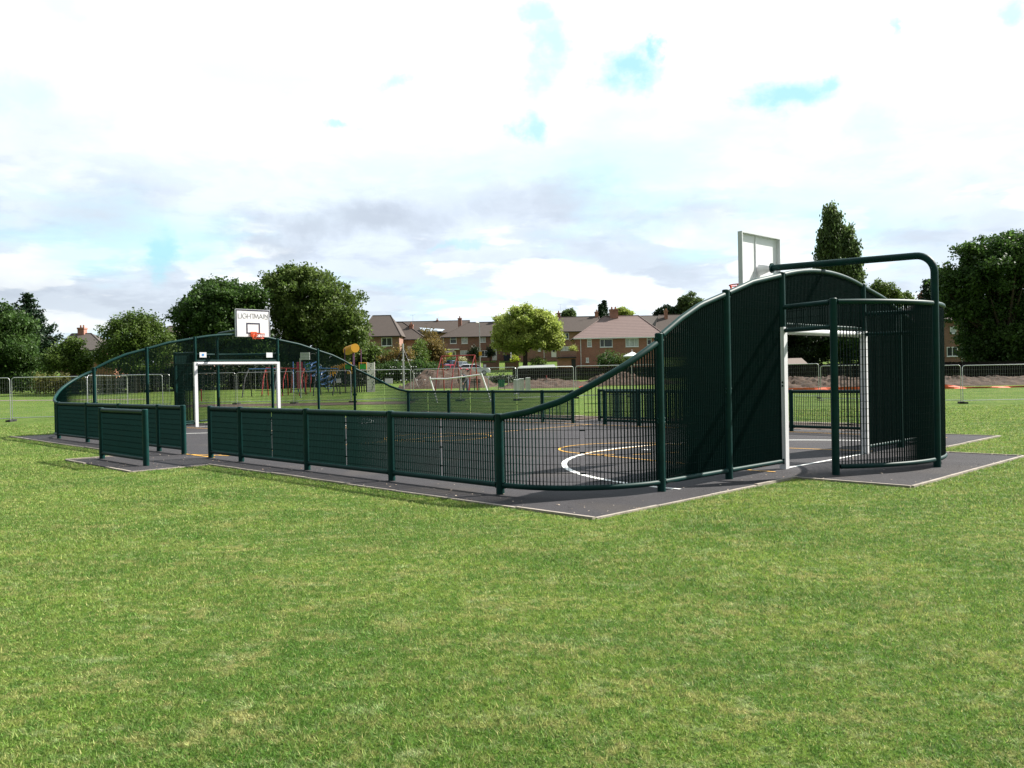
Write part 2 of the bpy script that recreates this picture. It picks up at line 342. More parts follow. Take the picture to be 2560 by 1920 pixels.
def panel(root, fn, Ln, ztop, z0=.16, mid=False, name='mesh_panel', edge=.1):
    # fn(s) -> (u, v); vertical flat bars every 50 mm, thin cross rods every 116 mm
    q = MB(); ranges = [(edge, Ln-edge)]
    if mid: ranges = [(edge, Ln/2-.036), (Ln/2+.036, Ln-edge)]
    def tang(s):
        e = .01; a = C(*fn(max(0, s-e))); b = C(*fn(min(Ln, s+e))); t = Vector((b[0]-a[0], b[1]-a[1], 0)).normalized(); return t, Vector((-t.y, t.x, 0))
    for a, b in ranges:
        k = max(1, round((b-a)/.05))
        for i in range(k+1):
            s = a+(b-a)*i/k; t, nn = tang(s); zt = ztop(s)-.01
            if zt-z0 < .03: continue
            p = C(*fn(s)); q.obox((p[0], p[1], (z0+zt)/2), t*.0028, nn*.0149, (0, 0, (zt-z0)/2))
        z = z0+.05; kk = max(1, math.ceil((b-a)/.2))
        while z < 3.6:
            for i in range(kk):
                s0 = a+(b-a)*i/kk; s1 = a+(b-a)*(i+1)/kk
                if min(ztop(s0), ztop(s1)) > z+.02:
                    A = Vector(C(*fn(s0), z)); B = Vector(C(*fn(s1), z)); q.bar(A, B, .0075, .006)
            z += .116
    if mid:
        q2 = q
        for z in (.32, .6, .9):
            if z < ztop(Ln/2)-.05: p = C(*fn(Ln/2), z); q2.bar(C(*fn(Ln/2-.04), z), C(*fn(Ln/2+.04), z), .012, .02)
    return q.build(name, M['greenmesh'], root)
HP = 1.125; HR = 1.07
def low_run(name, label, us, v, out=-1, side='side'):
    root = thing(name, C((us[0]+us[-1])/2, v, 0), label, 'fence', 'green low mesh fences along the court sides')
    for i, u in enumerate(us):
        js = []
        for d in (-1, 1):
            if (i == 0 and d < 0 and us[0] > 2) or (i == len(us)-1 and d > 0 and us[-1] < 20): continue
            js += [(d, 0, HR), (d, 0, .13)]
        post(root, u, v, HP, joints=js)
    for a, b in zip(us[:-1], us[1:]):
        rail(root, [C(a+PR+.012, v, HR), C(b-PR-.012, v, HR)], .045, 'top_rail'); rail(root, [C(a+PR+.012, v, .13), C(b-PR-.012, v, .13)], .038, 'bottom_rail')
        ln = b-a; panel(root, lambda s, a=a: (a+s, v), ln, lambda s: HR-.03, mid=ln > 2)
    return root
low_run('low_fence', 'long low green mesh fence nearest the lawn, from the gateway to the curved corner', [1.577, 4.114, 6.703, 9.277, 10.68], 0)
low_run('low_fence', 'low green mesh fence behind the free-standing screen, left of the near gateway', [12.07, 13.486, 16.06, 18.56, 21.15], 0)
low_run('low_fence', 'low green mesh fence across the court, below the climbing tower and the swings', [12.07, 13.48, 16.0, 18.56, 21.15], W_)
low_run('low_fence', 'low green mesh fence across the court, seen through the right-hand goal and mesh', [1.58, 4.17, 6.7, 9.28, 10.68], W_)
def screen(u0, u1, v, label):
    root = thing('gate_screen', C((u0+u1)/2, v, 0), label, 'fence', 'free-standing screens outside the two gateways')
    for u, d in ((u0, 1), (u1, -1)): post(root, u, v, HP, joints=[(d, 0, HR), (d, 0, .13)])
    rail(root, [C(u0+PR+.01, v, HR), C(u1-PR-.01, v, HR)], .045, 'top_rail'); rail(root, [C(u0+PR+.01, v, .13), C(u1-PR-.01, v, .13)], .038, 'bottom_rail')
    panel(root, lambda s: (u0+s, v), u1-u0, lambda s: HR-.03)
screen(10.15, 12.64, -1.58, 'single green mesh screen standing alone in front of the near gateway')
screen(9.55, 12.2, 14.85, 'green mesh screen standing outside the far gateway')

ZA = [(0, 1.07), (.5, 1.15), (.96, 1.29), (1.24, 1.43), (1.5, 1.565), (1.85, 1.755), (2.12, 1.905), (2.39, 2.045), (2.48, 2.08)]
ZV = [(0, 2.14), (.52, 2.41), (1.03, 2.63), (1.74, 2.83), (2.52, 3.06), (3.47, 3.235)]
def end_wall(tagname, label, ue, sg, vs, ucor, W, cvc):
    # ue wall line, sg=+1 when the court lies at larger u; vs = six post positions
    root = thing('arched_end_wall', C(ue, cvc, 0), label, 'fence', 'tall arched end walls of the ball court')
    v1, v2, g1, g2, v5, v6 = vs
    zv = lambda d: float(np.interp(d, [a for a, b in ZV], [b for a, b in ZV]))
    def zwall(v):                         # height of the top rail along the wall
        if v <= g1: return zv((v-v1)/(g1-v1)*3.47)
        if v >= g2: return zv((v6-v)/(v6-g2)*3.47)
        t = (v-(g1+g2)/2)/((g2-g1)/2); return 3.40-.165*t*t
    H1, H2, H3 = 2.2, 2.9, 3.29
    for i, (v, h) in enumerate(((v1, H1), (v2, H2), (v5, H2), (v6, H1))):
        js = []
        lo, hi = (2.06, 2.15) if h == H1 else (2.79, 2.85)
        hi2 = zwall(v)
        for d in (-1, 1):
            js += [(0, d, hi2-.02*(1 if d*(1 if v < cvc else -1) > 0 else 2.5)), (0, d, .13), (0, d, .98 if h == H1 else 1.35)]
        post(root, ue, v, h, joints=js)
    for v, d in ((g1, -1), (g2, 1)):      # dark upper part of the goal posts
        a = C(ue, v, 2.37); MB().tube([a, C(ue, v, H3-.012), C(ue, v, H3)], [PR, PR, PR-.012], 20).build('post', M['green'], root, smooth=True)
    def r_(va, vb, nm='top_rail'):
        k = 14; rail(root, [C(ue, va+(vb-va)*i/k, zwall(va+(vb-va)*i/k)) for i in range(k+1)], .045, nm)
    e = PR+.012
    for a, b in ((v1, v2), (v2, g1), (g1, g2), (g2, v5), (v5, v6)): r_(a+e, b-e)
    for a, b in ((v1, v2), (v2, g1), (g2, v5), (v5, v6)):
        rail(root, [C(ue, a+e, .13), C(ue, b-e, .13)], .038, 'bottom_rail')
        panel(root, lambda s, a=a: (ue, a+s), b-a, lambda s, a=a: zwall(a+s)-.03)
    panel(root, lambda s: (ue, g1+s), g2-g1, lambda s: zwall(g1+s)-.03, z0=2.44)
    rail(root, [C(ue, g1+e, 2.42), C(ue, g2-e, 2.42)], .03, 'goal_rail')
    # curved corners
    for (cv, vv, wv) in ((v1, 0., -1), (v6, W, 1)):
        au = abs(ucor-ue); av = abs(cv-vv); K = 40
        pts = []
        for i in range(K+1):
            a = math.pi/2*i/K; pts.append((ucor-sg*au*math.sin(a), cv+wv*av*math.cos(a)))
        S = [0.]
        for i in range(K): S.append(S[-1]+math.hypot(pts[i+1][0]-pts[i][0], pts[i+1][1]-pts[i][1]))
        ln = S[-1]
        fn = lambda s, S=S, pts=pts: (float(np.interp(s, S, [p[0] for p in pts])), float(np.interp(s, S, [p[1] for p in pts])))
        zf = lambda s, ln=ln: float(np.interp(s/ln*2.48, [a for a, b in ZA], [b for a, b in ZA]))
        ss = [e+(ln-2*e)*i/30 for i in range(31)]
        rail(root, [C(*fn(s), zf(s)) for s in ss], .045, 'curved_top_rail'); rail(root, [C(*fn(s), .13) for s in ss], .038, 'curved_bottom_rail')
        panel(root, fn, ln, lambda s, zf=zf: zf(s)-.03, mid=True, name='curved_mesh_panel')
    # recess behind the goal
    h = 2.76; zr = 2.7; hc = (g2-g1)/2+.31; us = ue-sg*1.03; sag = .82; rr = (hc*hc+sag*sag)/(2*sag); cu_ = us-sg*sag+sg*rr; vm = (g1+g2)/2
    for v, d in ((vm-hc, 1), (vm+hc, -1)):
        post(root, us, v, h, joints=[(0, d, zr), (0, d, .13), (0, d, 1.45), (sg, .25*d, zr)])
    for v, gv in ((vm-hc, g1), (vm+hc, g2)):
        for zz, rr_ in ((zr, .04), (2.31, .036)):
            A = Vector(C(ue, gv, zz)); B = Vector(C(us, v, zz)); dd = (B-A).normalized(); rail(root, [A+dd*.06, B-dd*.06], rr_, 'side_rail')
        ln = math.hypot(us-ue, v-gv)
        panel(root, lambda s, gv=gv, v=v, ln=ln: (ue+(us-ue)*s/ln, gv+(v-gv)*s/ln), ln, lambda s: zr-.03, z0=2.34, name='side_panel')
    amax = math.asin(hc/rr)
    for a0, a1 in ((-amax, 0), (0, amax)):
        ln = rr*(a1-a0); fn = lambda s, a0=a0: (cu_-sg*rr*math.cos(a0+s/rr), vm+rr*math.sin(a0+s/rr))
        ss = [e+(ln-2*e)*i/14 for i in range(15)]
        rail(root, [C(*fn(s), zr) for s in ss], .042, 'recess_top_rail'); rail(root, [C(*fn(s), .13) for s in ss], .038, 'recess_bottom_rail')
        panel(root, fn, ln, lambda s: zr-.03, name='recess_mesh_panel')
    # goal
    gname = 'white football goal set in the ' + label.split(', ')[-1]
    gl = thing('football_goal', C(ue, vm, 0), gname, 'goal', 'white goals of the ball court')
    for v, d in ((g1, -1), (g2, 1)):
        a = Vector(C(ue, v, 1.185)); w = (Vector(C(ue+1, v, 0))-Vector(C(ue, v, 0))).normalized(); s_ = (Vector(C(ue, v+1, 0))-Vector(C(ue, v, 0))).normalized()
        p = MB().obox(a, w*.058, s_*.058, (0, 0, 1.185)).build('goal_post', M['white'], gl)
        q = MB()
        for z in (.13, 1.42):
            c0 = a+s_*d*.062; c0.z = z
            for dz in (-.03, .03): q.ball(c0+w*(-sg)*.02+Vector((0, 0, dz)), .016)
        q.build('bolt', M['green'], p, smooth=True)
    MB().tube([C(ue+sg*.03, g1+.058, 2.31), C(ue+sg*.03, g2-.058, 2.31)], .058, 18).build('crossbar', M['white'], gl, smooth=True)
    # basketball hoop on its long arm
    bu = ue+sg*1.3; vb = vm-.02; au = ue-sg*1.85
    hp = thing('basketball_hoop', C(au, vm+.06, 0), 'basketball backboard with orange ring on a bent pipe, ' + label.split(', ')[-1], 'basketball hoop', 'basketball hoops of the ball court')
    pts = [C(au, vm+.06, 0), C(au, vm+.06, 1.6), C(au, vm+.06, 3.22)]
    for i in range(1, 9):
        a = math.pi/2*i/8; pts.append(C(au+sg*.3*(1-math.cos(a)), vm+.06, 3.22+.3*math.sin(a)))
    for i in range(1, 6): pts.append(C(au+sg*.3+(bu-.28*sg-(au+sg*.3))*i/5, vm+.06+(vb-vm-.06)*i/5, 3.52+.06*i/5))
    MB().tube(pts, .06, 20).build('arm', M['green'], hp, smooth=True)
    e0 = Vector(C(bu-.28*sg, vb, 3.58)); ax = (Vector(C(bu, vb, 3.58))-e0).normalized()
    MB().tube([e0-ax*.012, e0+ax*.012], .095, 20).build('flange', M['green'], hp, smooth=True)
    MB().tube([e0+ax*.012, e0+ax*.04, e0+ax*.24], [.09, .06, .12], 20).build('mount', M['white'], hp, smooth=True)
    sd = (Vector(C(bu, vb+1, 0))-Vector(C(bu, vb, 0))).normalized(); z0, z1 = 3.24, 4.22; hw = .7
    if sg < 0: hw = .655; z0 = 3.27; z1 = 4.25
    cc = Vector(C(bu, vb, (z0+z1)/2)); hh = (z1-z0)/2
    bd = MB().obox(cc, ax*.012, sd*hw, (0, 0, hh)).build('backboard', M['boardwhite'], hp)
    fr = MB()
    for s_ in (-1, 1): fr.obox(cc+sd*s_*(hw+.003)-ax*.035, ax*.045, sd*.012, (0, 0, hh+.015)); fr.obox(cc+Vector((0, 0, s_*(hh+.003)))-ax*.035, ax*.045, sd*(hw-.01), (0, 0, .012))
    fr.obox(cc-ax*.02-sd*hw*.2, ax*.01, sd*.006, (0, 0, hh-.02)); fr.build('frame', M['boardback'], bd)
    if sg < 0:
        ed = MB()
        for s_ in (-1, 1): ed.obox(cc+sd*s_*(hw-.012)+ax*.0145, ax*.003, sd*.012, (0, 0, hh))
        ed.obox(cc+Vector((0, 0, hh-.022))+ax*.0145, ax*.003, sd*(hw-.026), (0, 0, .022)); ed.build('dark_edge', M['mark_dark'], bd)
    # target rectangle
    mk = MB(); f0 = ax*.0155
    rh, rw = .175, .245; rc = cc+Vector((0, 0, -.19 if sg < 0 else -.19))
    for s_ in (-1, 1): mk.obox(rc+sd*s_*rw+f0, ax*.003, sd*.022, (0, 0, rh+.022)); mk.obox(rc+Vector((0, 0, s_*rh))+f0, ax*.003, sd*(rw-.022), (0, 0, .022))
    mk.build('target_mark', M['mark_dark'], bd)
    rg = MB(); zc = z0+.08; rc = Vector(C(bu+sg*.37, vb, zc)); kk = 28
    ringp = lambda r, z: [tuple(rc+ax*r*math.cos(2*math.pi*i/kk)+sd*r*math.sin(2*math.pi*i/kk)+Vector((0, 0, z))) for i in range(kk+1)]
    rg.tube(ringp(.23, 0), .012, 8, False); rg.tube(ringp(.19, -.17), .012, 8, False)
    for i in range(0, kk, 4): rg.bar(ringp(.23, 0)[i], ringp(.19, -.17)[i], .018)
    rg.obox(rc-ax*.335, ax*.012, sd*.12, (0, 0, .09)); 
    for s_ in (-1, 1): rg.bar(rc-ax*.33+sd*.11*s_, rc-ax*.1+sd*.2*s_, .03, .012); rg.bar(rc-ax*.33+sd*.1*s_+Vector((0, 0, -.08)), rc-ax*.2+sd*.12*s_, .014)
    rg.build('ring', M['orange'], hp)
    if sg < 0: lettering(cc+ax*.016, sd, ax, hw, bd)
    return root
def lettering(c, sd, ax, hw, parent):
    # thin geometric capitals; M joined under the bar of the T, last N underlined
    S = dict(L=([[(0, 1), (0, 0), (.5, 0)]], .62), I=([[(0, 1), (0, 0)]], .26), H=([[(0, 1), (0, 0)], [(.6, 1), (.6, 0)], [(0, .52), (.6, .52)]], .8),
             T=([[(-.05, 1), (.68, 1)], [(.3, 1), (.3, 0)]], .5), M=([[(0, 0), (.16, .95), (.42, .1), (.7, .95), (.88, 0)]], .98),
             A=([[(0, 0), (.33, 1), (.66, 0)], [(.12, .36), (.54, .36)]], .86), N=([[(0, .2), (0, 1), (.55, .2), (.55, 1)], [(-.02, 0), (.58, 0)]], .7),
             G=([[(.32+.36*math.cos(R_(a))*1.05, .5+.5*math.sin(R_(a))) for a in range(45, 331, 15)]+[(.69, .5), (.42, .5)]], .86))
    word = 'LIGHTMAIN'; tot = sum(S[ch][1] for ch in word)-.15; k = 1.16/tot*1.0; hgt = .17; x = -.575; q = MB(); zb = .17
    for ch in word:
        for pl in S[ch][0]:
            for a, b in zip(pl[:-1], pl[1:]):
                A = c+sd*(x+a[0]*k)+Vector((0, 0, zb+a[1]*hgt)); B = c+sd*(x+b[0]*k)+Vector((0, 0, zb+b[1]*hgt)); d = (B-A).normalized(); q.obox((A+B)/2, (B-A)/2+d*.004, ax*.002, d.cross(ax)*.0065)
        x += S[ch][1]*k
    q.build('lettering', M['darktext'], parent)
end_wall('r', 'tall dark green mesh wall with an arched top, near end wall at the right', 0., 1, (1.592, 3.334, 5.06, 8.22, 9.96, 11.7), 1.577, W_, CVR)
end_wall('l', 'tall green mesh wall with an arched top, far end wall at the left', L_, -1, (1.73, 3.49, 5.225, 8.54, 10.336, 12.075), 21.15, W_, CVL)
for v, lab in ((5.5, 'small white notice with a blue emblem above the far goal, left of the two'), (8.16, 'small plain white notice above the far goal, right of the two')):
    w = (Vector(C(1, 0))-Vector(C(0, 0))).normalized(); s_ = (Vector(C(0, 1))-Vector(C(0, 0))).normalized(); c0 = Vector(C(L_-.06, v, 2.63))
    s = thing('notice_sign', c0, lab, 'sign', 'white notices on the far end wall'); MB().obox(c0, w*.004, s_*.13, (0, 0, .095)).build('plate', M['white'], s)
    if v < 6: MB().tube([c0-w*.005, c0-w*.008], .045, 14).build('emblem', mat('emblem_blue', (.05, .25, .6), rough=.5), s)

# litter of leaves and crumbs on the asphalt
mb = MB()
for i in range(330):
    t = random.random()
    if t < .45: u = random.uniform(-.6, 13); v = random.gauss(-.2, .25)
    elif t < .7: u = random.uniform(9.5, 12.8); v = random.uniform(-2.1, -.6)
    elif t < .85: u = random.uniform(-2.2, 0); v = random.uniform(-.4, 9)
    else: u = random.uniform(0, 22); v = random.uniform(0, 13)
    if not in_court(u, v, -.03): continue
    p = C(u, v, .012); s = random.uniform(.006, .022); a = random.uniform(0, 6.28); w = Vector((math.cos(a), math.sin(a), random.uniform(-.3, .3)))*s; h = Vector((-math.sin(a), math.cos(a), random.uniform(-.3, .3)))*s*.7
    p = Vector(p); mb.raw([p-w, p-h, p+w, p+h], [(0, 1, 2, 3)])
for i in range(900):                    # crumbs of soil and clippings along the edging
    k_ = random.randrange(len(poly)); a_ = Vector(poly[k_]); b_ = Vector(poly[(k_+1) % len(poly)]); q_ = a_+(b_-a_)*random.random(); u = q_.x+random.gauss(0, .05); v = q_.y+random.gauss(0, .05)
    if not in_court(u, v, .0): continue
    p = Vector(C(u, v, .01)); s = random.uniform(.005, .017); a = random.uniform(0, 6.28); w = Vector((math.cos(a), math.sin(a), random.uniform(-.4, .4)))*s; h = Vector((-math.sin(a), math.cos(a), random.uniform(-.4, .4)))*s*.8
    mb.raw([p-w, p-h, p+w, p+h], [(0, 1, 2, 3)])
tag(mb.build('fallen_leaves', mat('dry_leaf', (.2, .1, .05), rough=.9, col2=(.55, .5, .42), scale=9)), 'dry leaves and crumbs scattered over the dark asphalt', 'leaf litter', kind='stuff')

# ------------------------------------------------------------------ grass blades
def blades():
    N = 1250000; a = 3.0; b = 36.
    d = a*(b/a)**0 * 1.
    uu = rng.random(N); e = .42; d = (a**e+(b**e-a**e)*uu)**(1/e)
    X = (rng.random(N)*2-1)*.66*d; Y = d.copy()
    # keep off the court
    du = None; s, c = sy, cy
    U = CU+Y*s-X*c; Vv = CV+Y*c+X*s; keep = np.ones(N, bool)
    for u0, u1, v0, v1 in AP:
        jit = rng.normal(0, .018, N)
        keep &= ~((U > u0-.055+jit) & (U < u1+.055+jit) & (Vv > v0-.055+jit) & (Vv < v1+.055+jit))
    keep &= ~((Vv > 14.1) & (Vv < 17.6) & (U > 1.7) & (U < 24))
    X, Y, d = X[keep], Y[keep], d[keep]; n = len(X)
    sc = (d/5)**.75; w = (.0016+.0016*rng.random(n))*np.maximum(1, sc)*1.2; h = (.015+.022*rng.random(n)**1.6)*np.minimum(1.35, np.maximum(1, sc**.35))
    # mown swathes: patches of longer and shorter grass
    h *= .8+.35*(np.sin(X*1.3+np.sin(Y*.9)*1.7)*np.sin(Y*1.1+X*.4)*.5+.5)
    an = rng.random(n)*6.283; ln = rng.random(n)*1.1+.25; al = rng.random(n)*6.283
    px, py = np.cos(an)*w, np.sin(an)*w; tx = np.cos(al)*np.sin(ln)*h*1.2; ty = np.sin(al)*np.sin(ln)*h*1.2; tzv = np.cos(ln)*h
    z0 = np.array([tz(x, y) for x, y in zip(X[::1], Y[::1])]) if False else np.interp(Y, PY_, PZ_)-.017
    V = np.empty((n, 3, 3)); V[:, 0] = np.stack([X-px, Y-py, z0], 1); V[:, 1] = np.stack([X+px, Y+py, z0], 1); V[:, 2] = np.stack([X+tx, Y+ty, z0+tzv], 1)
    ob = npmesh('grass', V.reshape(-1, 3), np.arange(n*3).reshape(-1, 3), M['blade'], k=3)
    tag(ob, 'short mown grass covering the whole lawn in front of and around the court', 'grass', kind='stuff')
blades()

# ------------------------------------------------------------------ terrain patches: soil, path, banks
def patch(name, pts, m, label=None, cat=None, lift=.012, hf=None, nx_=40, ny_=12, kind='structure'):
    # quad patch pts = 4 corners (X, Y), follows the terrain
    a, b, c, d = [Vector(p) for p in pts]; V = []; Fs = []
    for j in range(ny_+1):
        for i in range(nx_+1):
            s, t = i/nx_, j/ny_; p = (a*(1-s)+b*s)*(1-t)+(d*(1-s)+c*s)*t
            e = min(s, 1-s, t, 1-t); wob = .0
            if e < 1e-6: p = p+Vector((random.gauss(0, .12), random.gauss(0, .12)))
            z = tz(p.x, p.y)+lift+(hf(s, t) if hf else 0)
            V.append((p.x, p.y, z))
    for j in range(ny_):
        for i in range(nx_): k = j*(nx_+1)+i; Fs.append((k, k+1, k+nx_+2, k+nx_+1))
    o = MB().raw(V, Fs).build(name, m, smooth=True); o['kind'] = kind
    if label: tag(o, label, cat)
    return o
def Cq(*uv): return [C(u, v)[:2] for u, v in uv]
hn = lambda s, t, a=1: a*(.5+.5*math.sin(s*31+t*7)*math.sin(s*13+2*t))
patch('bare_soil_strip', Cq((1.6, 14.05), (8.9, 14.05), (8.9, 17.0), (1.8, 17.0)), M['soil'], hf=lambda s, t: .05*hn(s, t)*math.sin(math.pi*t))
patch('bare_soil_strip', Cq((13.1, 14.05), (24.5, 14.05), (24.5, 17.2), (13.1, 17.2)), M['soil'], hf=lambda s, t: .05*hn(s, t)*math.sin(math.pi*t))
patch('bare_soil_strip', Cq((8.9, 15.7), (13.1, 15.7), (13.1, 17.2), (8.9, 17.2)), M['soil'])
patch('gravel_strip', Cq((1.8, 16.2), (24.5, 16.4), (24.5, 16.75), (1.8, 16.6)), M['path'], lift=.06)
patch('bare_soil_strip', [(-24, 50.5), (-6, 49), (-6, 53), (-24, 54.5)], M['soil'])
patch('footpath', [(-60, 72), (-28, 65), (-28, 66.3), (-60, 74)], M['path'])
patch('road', [(-30, 98), (40, 104), (40, 109), (-30, 103)], M['asphalt'], nx_=60)
def heap(label, x0, x1, Y, dep, top, seed=0, m='soil', name='soil_heap', low=.0):
    # earth bank between photo columns x0..x1 at depth Y; top = list of (photo x, photo y) along its crest
    rr = random.Random(seed); X0, X1 = wx(x0, Y), wx(x1, Y); k = max(16, int(abs(X1-X0)*4)); V = []; Fs = []; nj = 26
    ph = [rr.uniform(0, 6.28) for _ in range(6)]
    for i in range(k+1):
        X = X0+(X1-X0)*i/k; pxx = x0+(x1-x0)*i/k; py = float(np.interp(pxx, [p[0] for p in top], [p[1] for p in top])); H = camd(pxx, py, Y)[2]-tz(X, Y)
        e = sst(min(i, k-i)/10.)
        for j in range(nj+1):
            t = j/nj; y = Y-dep/2+dep*t; pr = math.sin(math.pi*t)**.8
            z = tz(X, y)+max(0, H)*pr*e+pr*(.08*math.sin(X*2.1+ph[0]+y)+.06*math.sin(X*4.7+y*2+ph[1])+.05*math.sin(X*9+y*7+ph[2])+rr.gauss(0, .075))*min(1, H+.2)-.03
            V.append((X, y, z))
    for i in range(k):
        for j in range(nj): a = i*(nj+1)+j; Fs.append((a, a+1, a+nj+2, a+nj+1))
    o = MB().raw(V, Fs).build(name, M[m], org=(0, 0, 0)); 
    return tag(o, label, 'soil heap')
heap('large heap of brown soil behind the leaning white frame, below the parked cars', 1000, 1250, 80, 9, [(1000, 940), (1040, 929), (1100, 925), (1170, 925), (1215, 930), (1250, 950)], 1)
heap('low reddish soil ridge in front of the black fence, right of the steel barriers', 1235, 1500, 76, 7, [(1235, 962), (1330, 950), (1380, 948), (1440, 952), (1500, 950)], 2)
heap('brown soil heap seen through the rising curve of mesh', 1440, 1700, 79, 7, [(1440, 955), (1500, 935), (1560, 932), (1620, 945), (1700, 945)], 3)
heap('long dark soil bank seen through the goal and right of the court', 1740, 2760, 63, 6, [(1740, 950), (1900, 944), (2100, 943), (2300, 943), (2500, 942), (2760, 940)], 4)

# orange barrier netting lying along the bank
def net(label, x0, x1, Y, ytop, ybot):
    X0, X1 = wx(x0, Y), wx(x1, Y); V = []; Fs = []; k = 60
    for i in range(k+1):
        X = X0+(X1-X0)*i/k; pxx = x0+(x1-x0)*i/k; zt = camd(pxx, float(np.interp(pxx, [p[0] for p in ytop], [p[1] for p in ytop])), Y)[2]; zb = tz(X, Y)+.02
        zt = max(zt, zb+.16); zt = zb+(zt-zb)*.6
        for t in (0, .5, 1): V.append((X, Y+.1*math.sin(i*.9+t*2), zb+(zt-zb)*t))
    for i in range(k):
        for j in (0, 1): a = i*3+j; Fs.append((a, a+3, a+4, a+1))
    o = MB().raw(V, Fs).build('barrier_netting', M['orangenet']); md = o.modifiers.new('s', 'SOLIDIFY'); md.thickness = .01
    tag(o, label, 'barrier netting')
net('sagging strip of orange plastic netting along the foot of the soil bank', 1750, 2700, 56, [(1750, 966), (2000, 964), (2080, 962), (2200, 958), (2330, 951), (2370, 955), (2430, 969), (2700, 966)], None)
net('crumpled scrap of orange netting on the grass beside the curved rail', 1447, 1475, 71, [(1447, 966), (1455, 961), (1465, 962), (1475, 967)], None)

# ------------------------------------------------------------------ temporary fence panels
def heras():
    root = thing('temporary_fence_panel', (0, 0, 0), 'x', 'fence'); w = 1.72; h = 2.0; r = .13
    pts = [(-w, 0, .08)]
    pts += [(-w, 0, h-r)]+[(-w+r*(1-math.cos(a)), 0, h-r+r*math.sin(a)) for a in [R_(t) for t in (22, 45, 68, 90)]]
    pts += [(w-r*(1-math.sin(a)), 0, h-r+r*math.cos(a)) for a in [R_(t) for t in (0, 22, 45, 68, 90)]]+[(w, 0, .08)]
    MB().tube(pts, .02, 8).tube([(-w, 0, .16), (w, 0, .16)], .018, 8).build('frame', M['galv'], root, smooth=True)
    q = MB(); k = 30
    for i in range(1, k): x = -w+2*w*i/k; q.bar((x, 0, .16), (x, 0, h), .003, .003)
    for i in range(1, 8): q.bar((-w, 0, .16+.23*i), (w, 0, .16+.23*i), .003, .003)
    q.build('wire_infill', M['galv'], root)
    for s in (-1, 1): MB().box(s*w-.11, s*w+.11, -.3, .3, 0, .09).build('foot_block', M['rubber'], root)
    return root
H0 = heras(); first = True
def place_heras(xa, xb, Ya, Yb, label, ground=None):
    global first
    A = Vector((wx(xa, Ya), Ya)); B = Vector((wx(xb, Yb), Yb)); m = (A+B)/2; o = H0 if first else copy_tree(H0); first = False
    o.location = (m.x, m.y, tz(m.x, m.y) if ground is None else ground); o.rotation_euler.z = math.atan2(B.y-A.y, B.x-A.x); o.scale = ((B-A).length/3.46, 1, 1)
    o['label'] = label; o['category'] = 'fence'; o['group'] = 'temporary steel fence panels around the site'
place_heras(-160, 24, 38, 38.5, 'steel mesh fence panel cut by the left edge of the photo')
place_heras(28, 216, 38.8, 39.6, 'steel mesh fence panel just left of the curved left end of the court')
place_heras(218, 318, 40.5, 48, 'steel mesh panel behind the curved left corner, angled away')
place_heras(240, 406, 44.5, 45, 'steel mesh panel behind the left end wall, lower and nearer of an overlapping pair')
place_heras(300, 424, 52, 52, 'steel mesh panel behind the left end wall, taller-looking of an overlapping pair')
place_heras(450, 588, 53.5, 53.5, 'steel mesh panel seen through the left half of the far goal')
place_heras(591, 733, 53.5, 53, 'steel mesh panel seen behind the right post of the far goal')
place_heras(737, 877, 53, 53, 'steel mesh panel in front of the pink climbing panel, seen through the end wall')
place_heras(884, 1027, 53, 54, 'steel mesh panel carrying a white notice, left of the leaning frame')
place_heras(1033, 1150, 54.5, 52, 'steel mesh panel behind the left post of the leaning white frame')
place_heras(1153, 1290, 52, 51, 'steel mesh panel behind the right post of the leaning white frame')
place_heras(1293, 1434, 51, 53, 'steel mesh panel in front of the black fence, left of the curved green rail')
place_heras(1439, 1575, 52.5, 53, 'steel mesh panel cut across by the rising curved green rail')
place_heras(1579, 1720, 53, 52, 'steel mesh panel seen between the curved corner bars and the first tall post')
place_heras(1890, 2047, 49.5, 48.5, 'steel mesh panel seen through the near goal, left of its pair')
place_heras(2051, 2222, 47.5, 45.5, 'steel mesh panel seen through the near goal, right of its pair')
place_heras(2226, 2402, 45.5, 44.5, 'steel mesh panel just right of the dark goal recess')
place_heras(2406, 2585, 44.5, 44.5, 'steel mesh panel cut by the right edge of the photo')
sg_ = thing('warning_notice', camd(972, 952, 53.4), 'blank white notice tied to the steel fence left of the leaning frame', 'sign')
a = camd(963, 959, 53.4); b = camd(981, 946, 53.4); MB().box(a[0], b[0], 53.36, 53.4, a[2], b[2]).build('plate', M['white'], sg_)
sg_ = thing('warning_notice', camd(847, 951, 52.8), 'pale notice tied to the steel fence behind the far end wall', 'sign')
a = camd(841, 957, 52.8); b = camd(852, 946.5, 52.8); MB().box(a[0], b[0], 52.76, 52.8, a[2], b[2]).build('plate', M['white'], sg_)

# ------------------------------------------------------------------ foliage
def leafcloud(cl, size, nper, spread, name, m, parent, tilt=None, flatz=1.):
    cl = np.array(cl); n = len(cl)*nper; P = np.repeat(cl, nper, 0)+rng.normal(0, 1, (n, 3))*np.array([spread, spread, spread*flatz])
    s = size*(.6+.8*rng.random(n))[:, None]; a = rng.normal(0, 1, (n, 3)); a /= np.linalg.norm(a, axis=1)[:, None]; b = rng.normal(0, 1, (n, 3))
    b -= a*(a*b).sum(1)[:, None]; b /= np.linalg.norm(b, axis=1)[:, None]
    if tilt is not None: a = a*.45+np.array(tilt); a /= np.linalg.norm(a, axis=1)[:, None]; b -= a*(a*b).sum(1)[:, None]; b /= np.linalg.norm(b, axis=1)[:, None]
    V = np.empty((n, 4, 3)); V[:, 0] = P-a*s*.6; V[:, 1] = P-b*s*.35; V[:, 2] = P+a*s*.6; V[:, 3] = P+b*s*.35
    return npmesh(name, V.reshape(-1, 3), np.arange(n*4).reshape(-1, 4), m, parent)
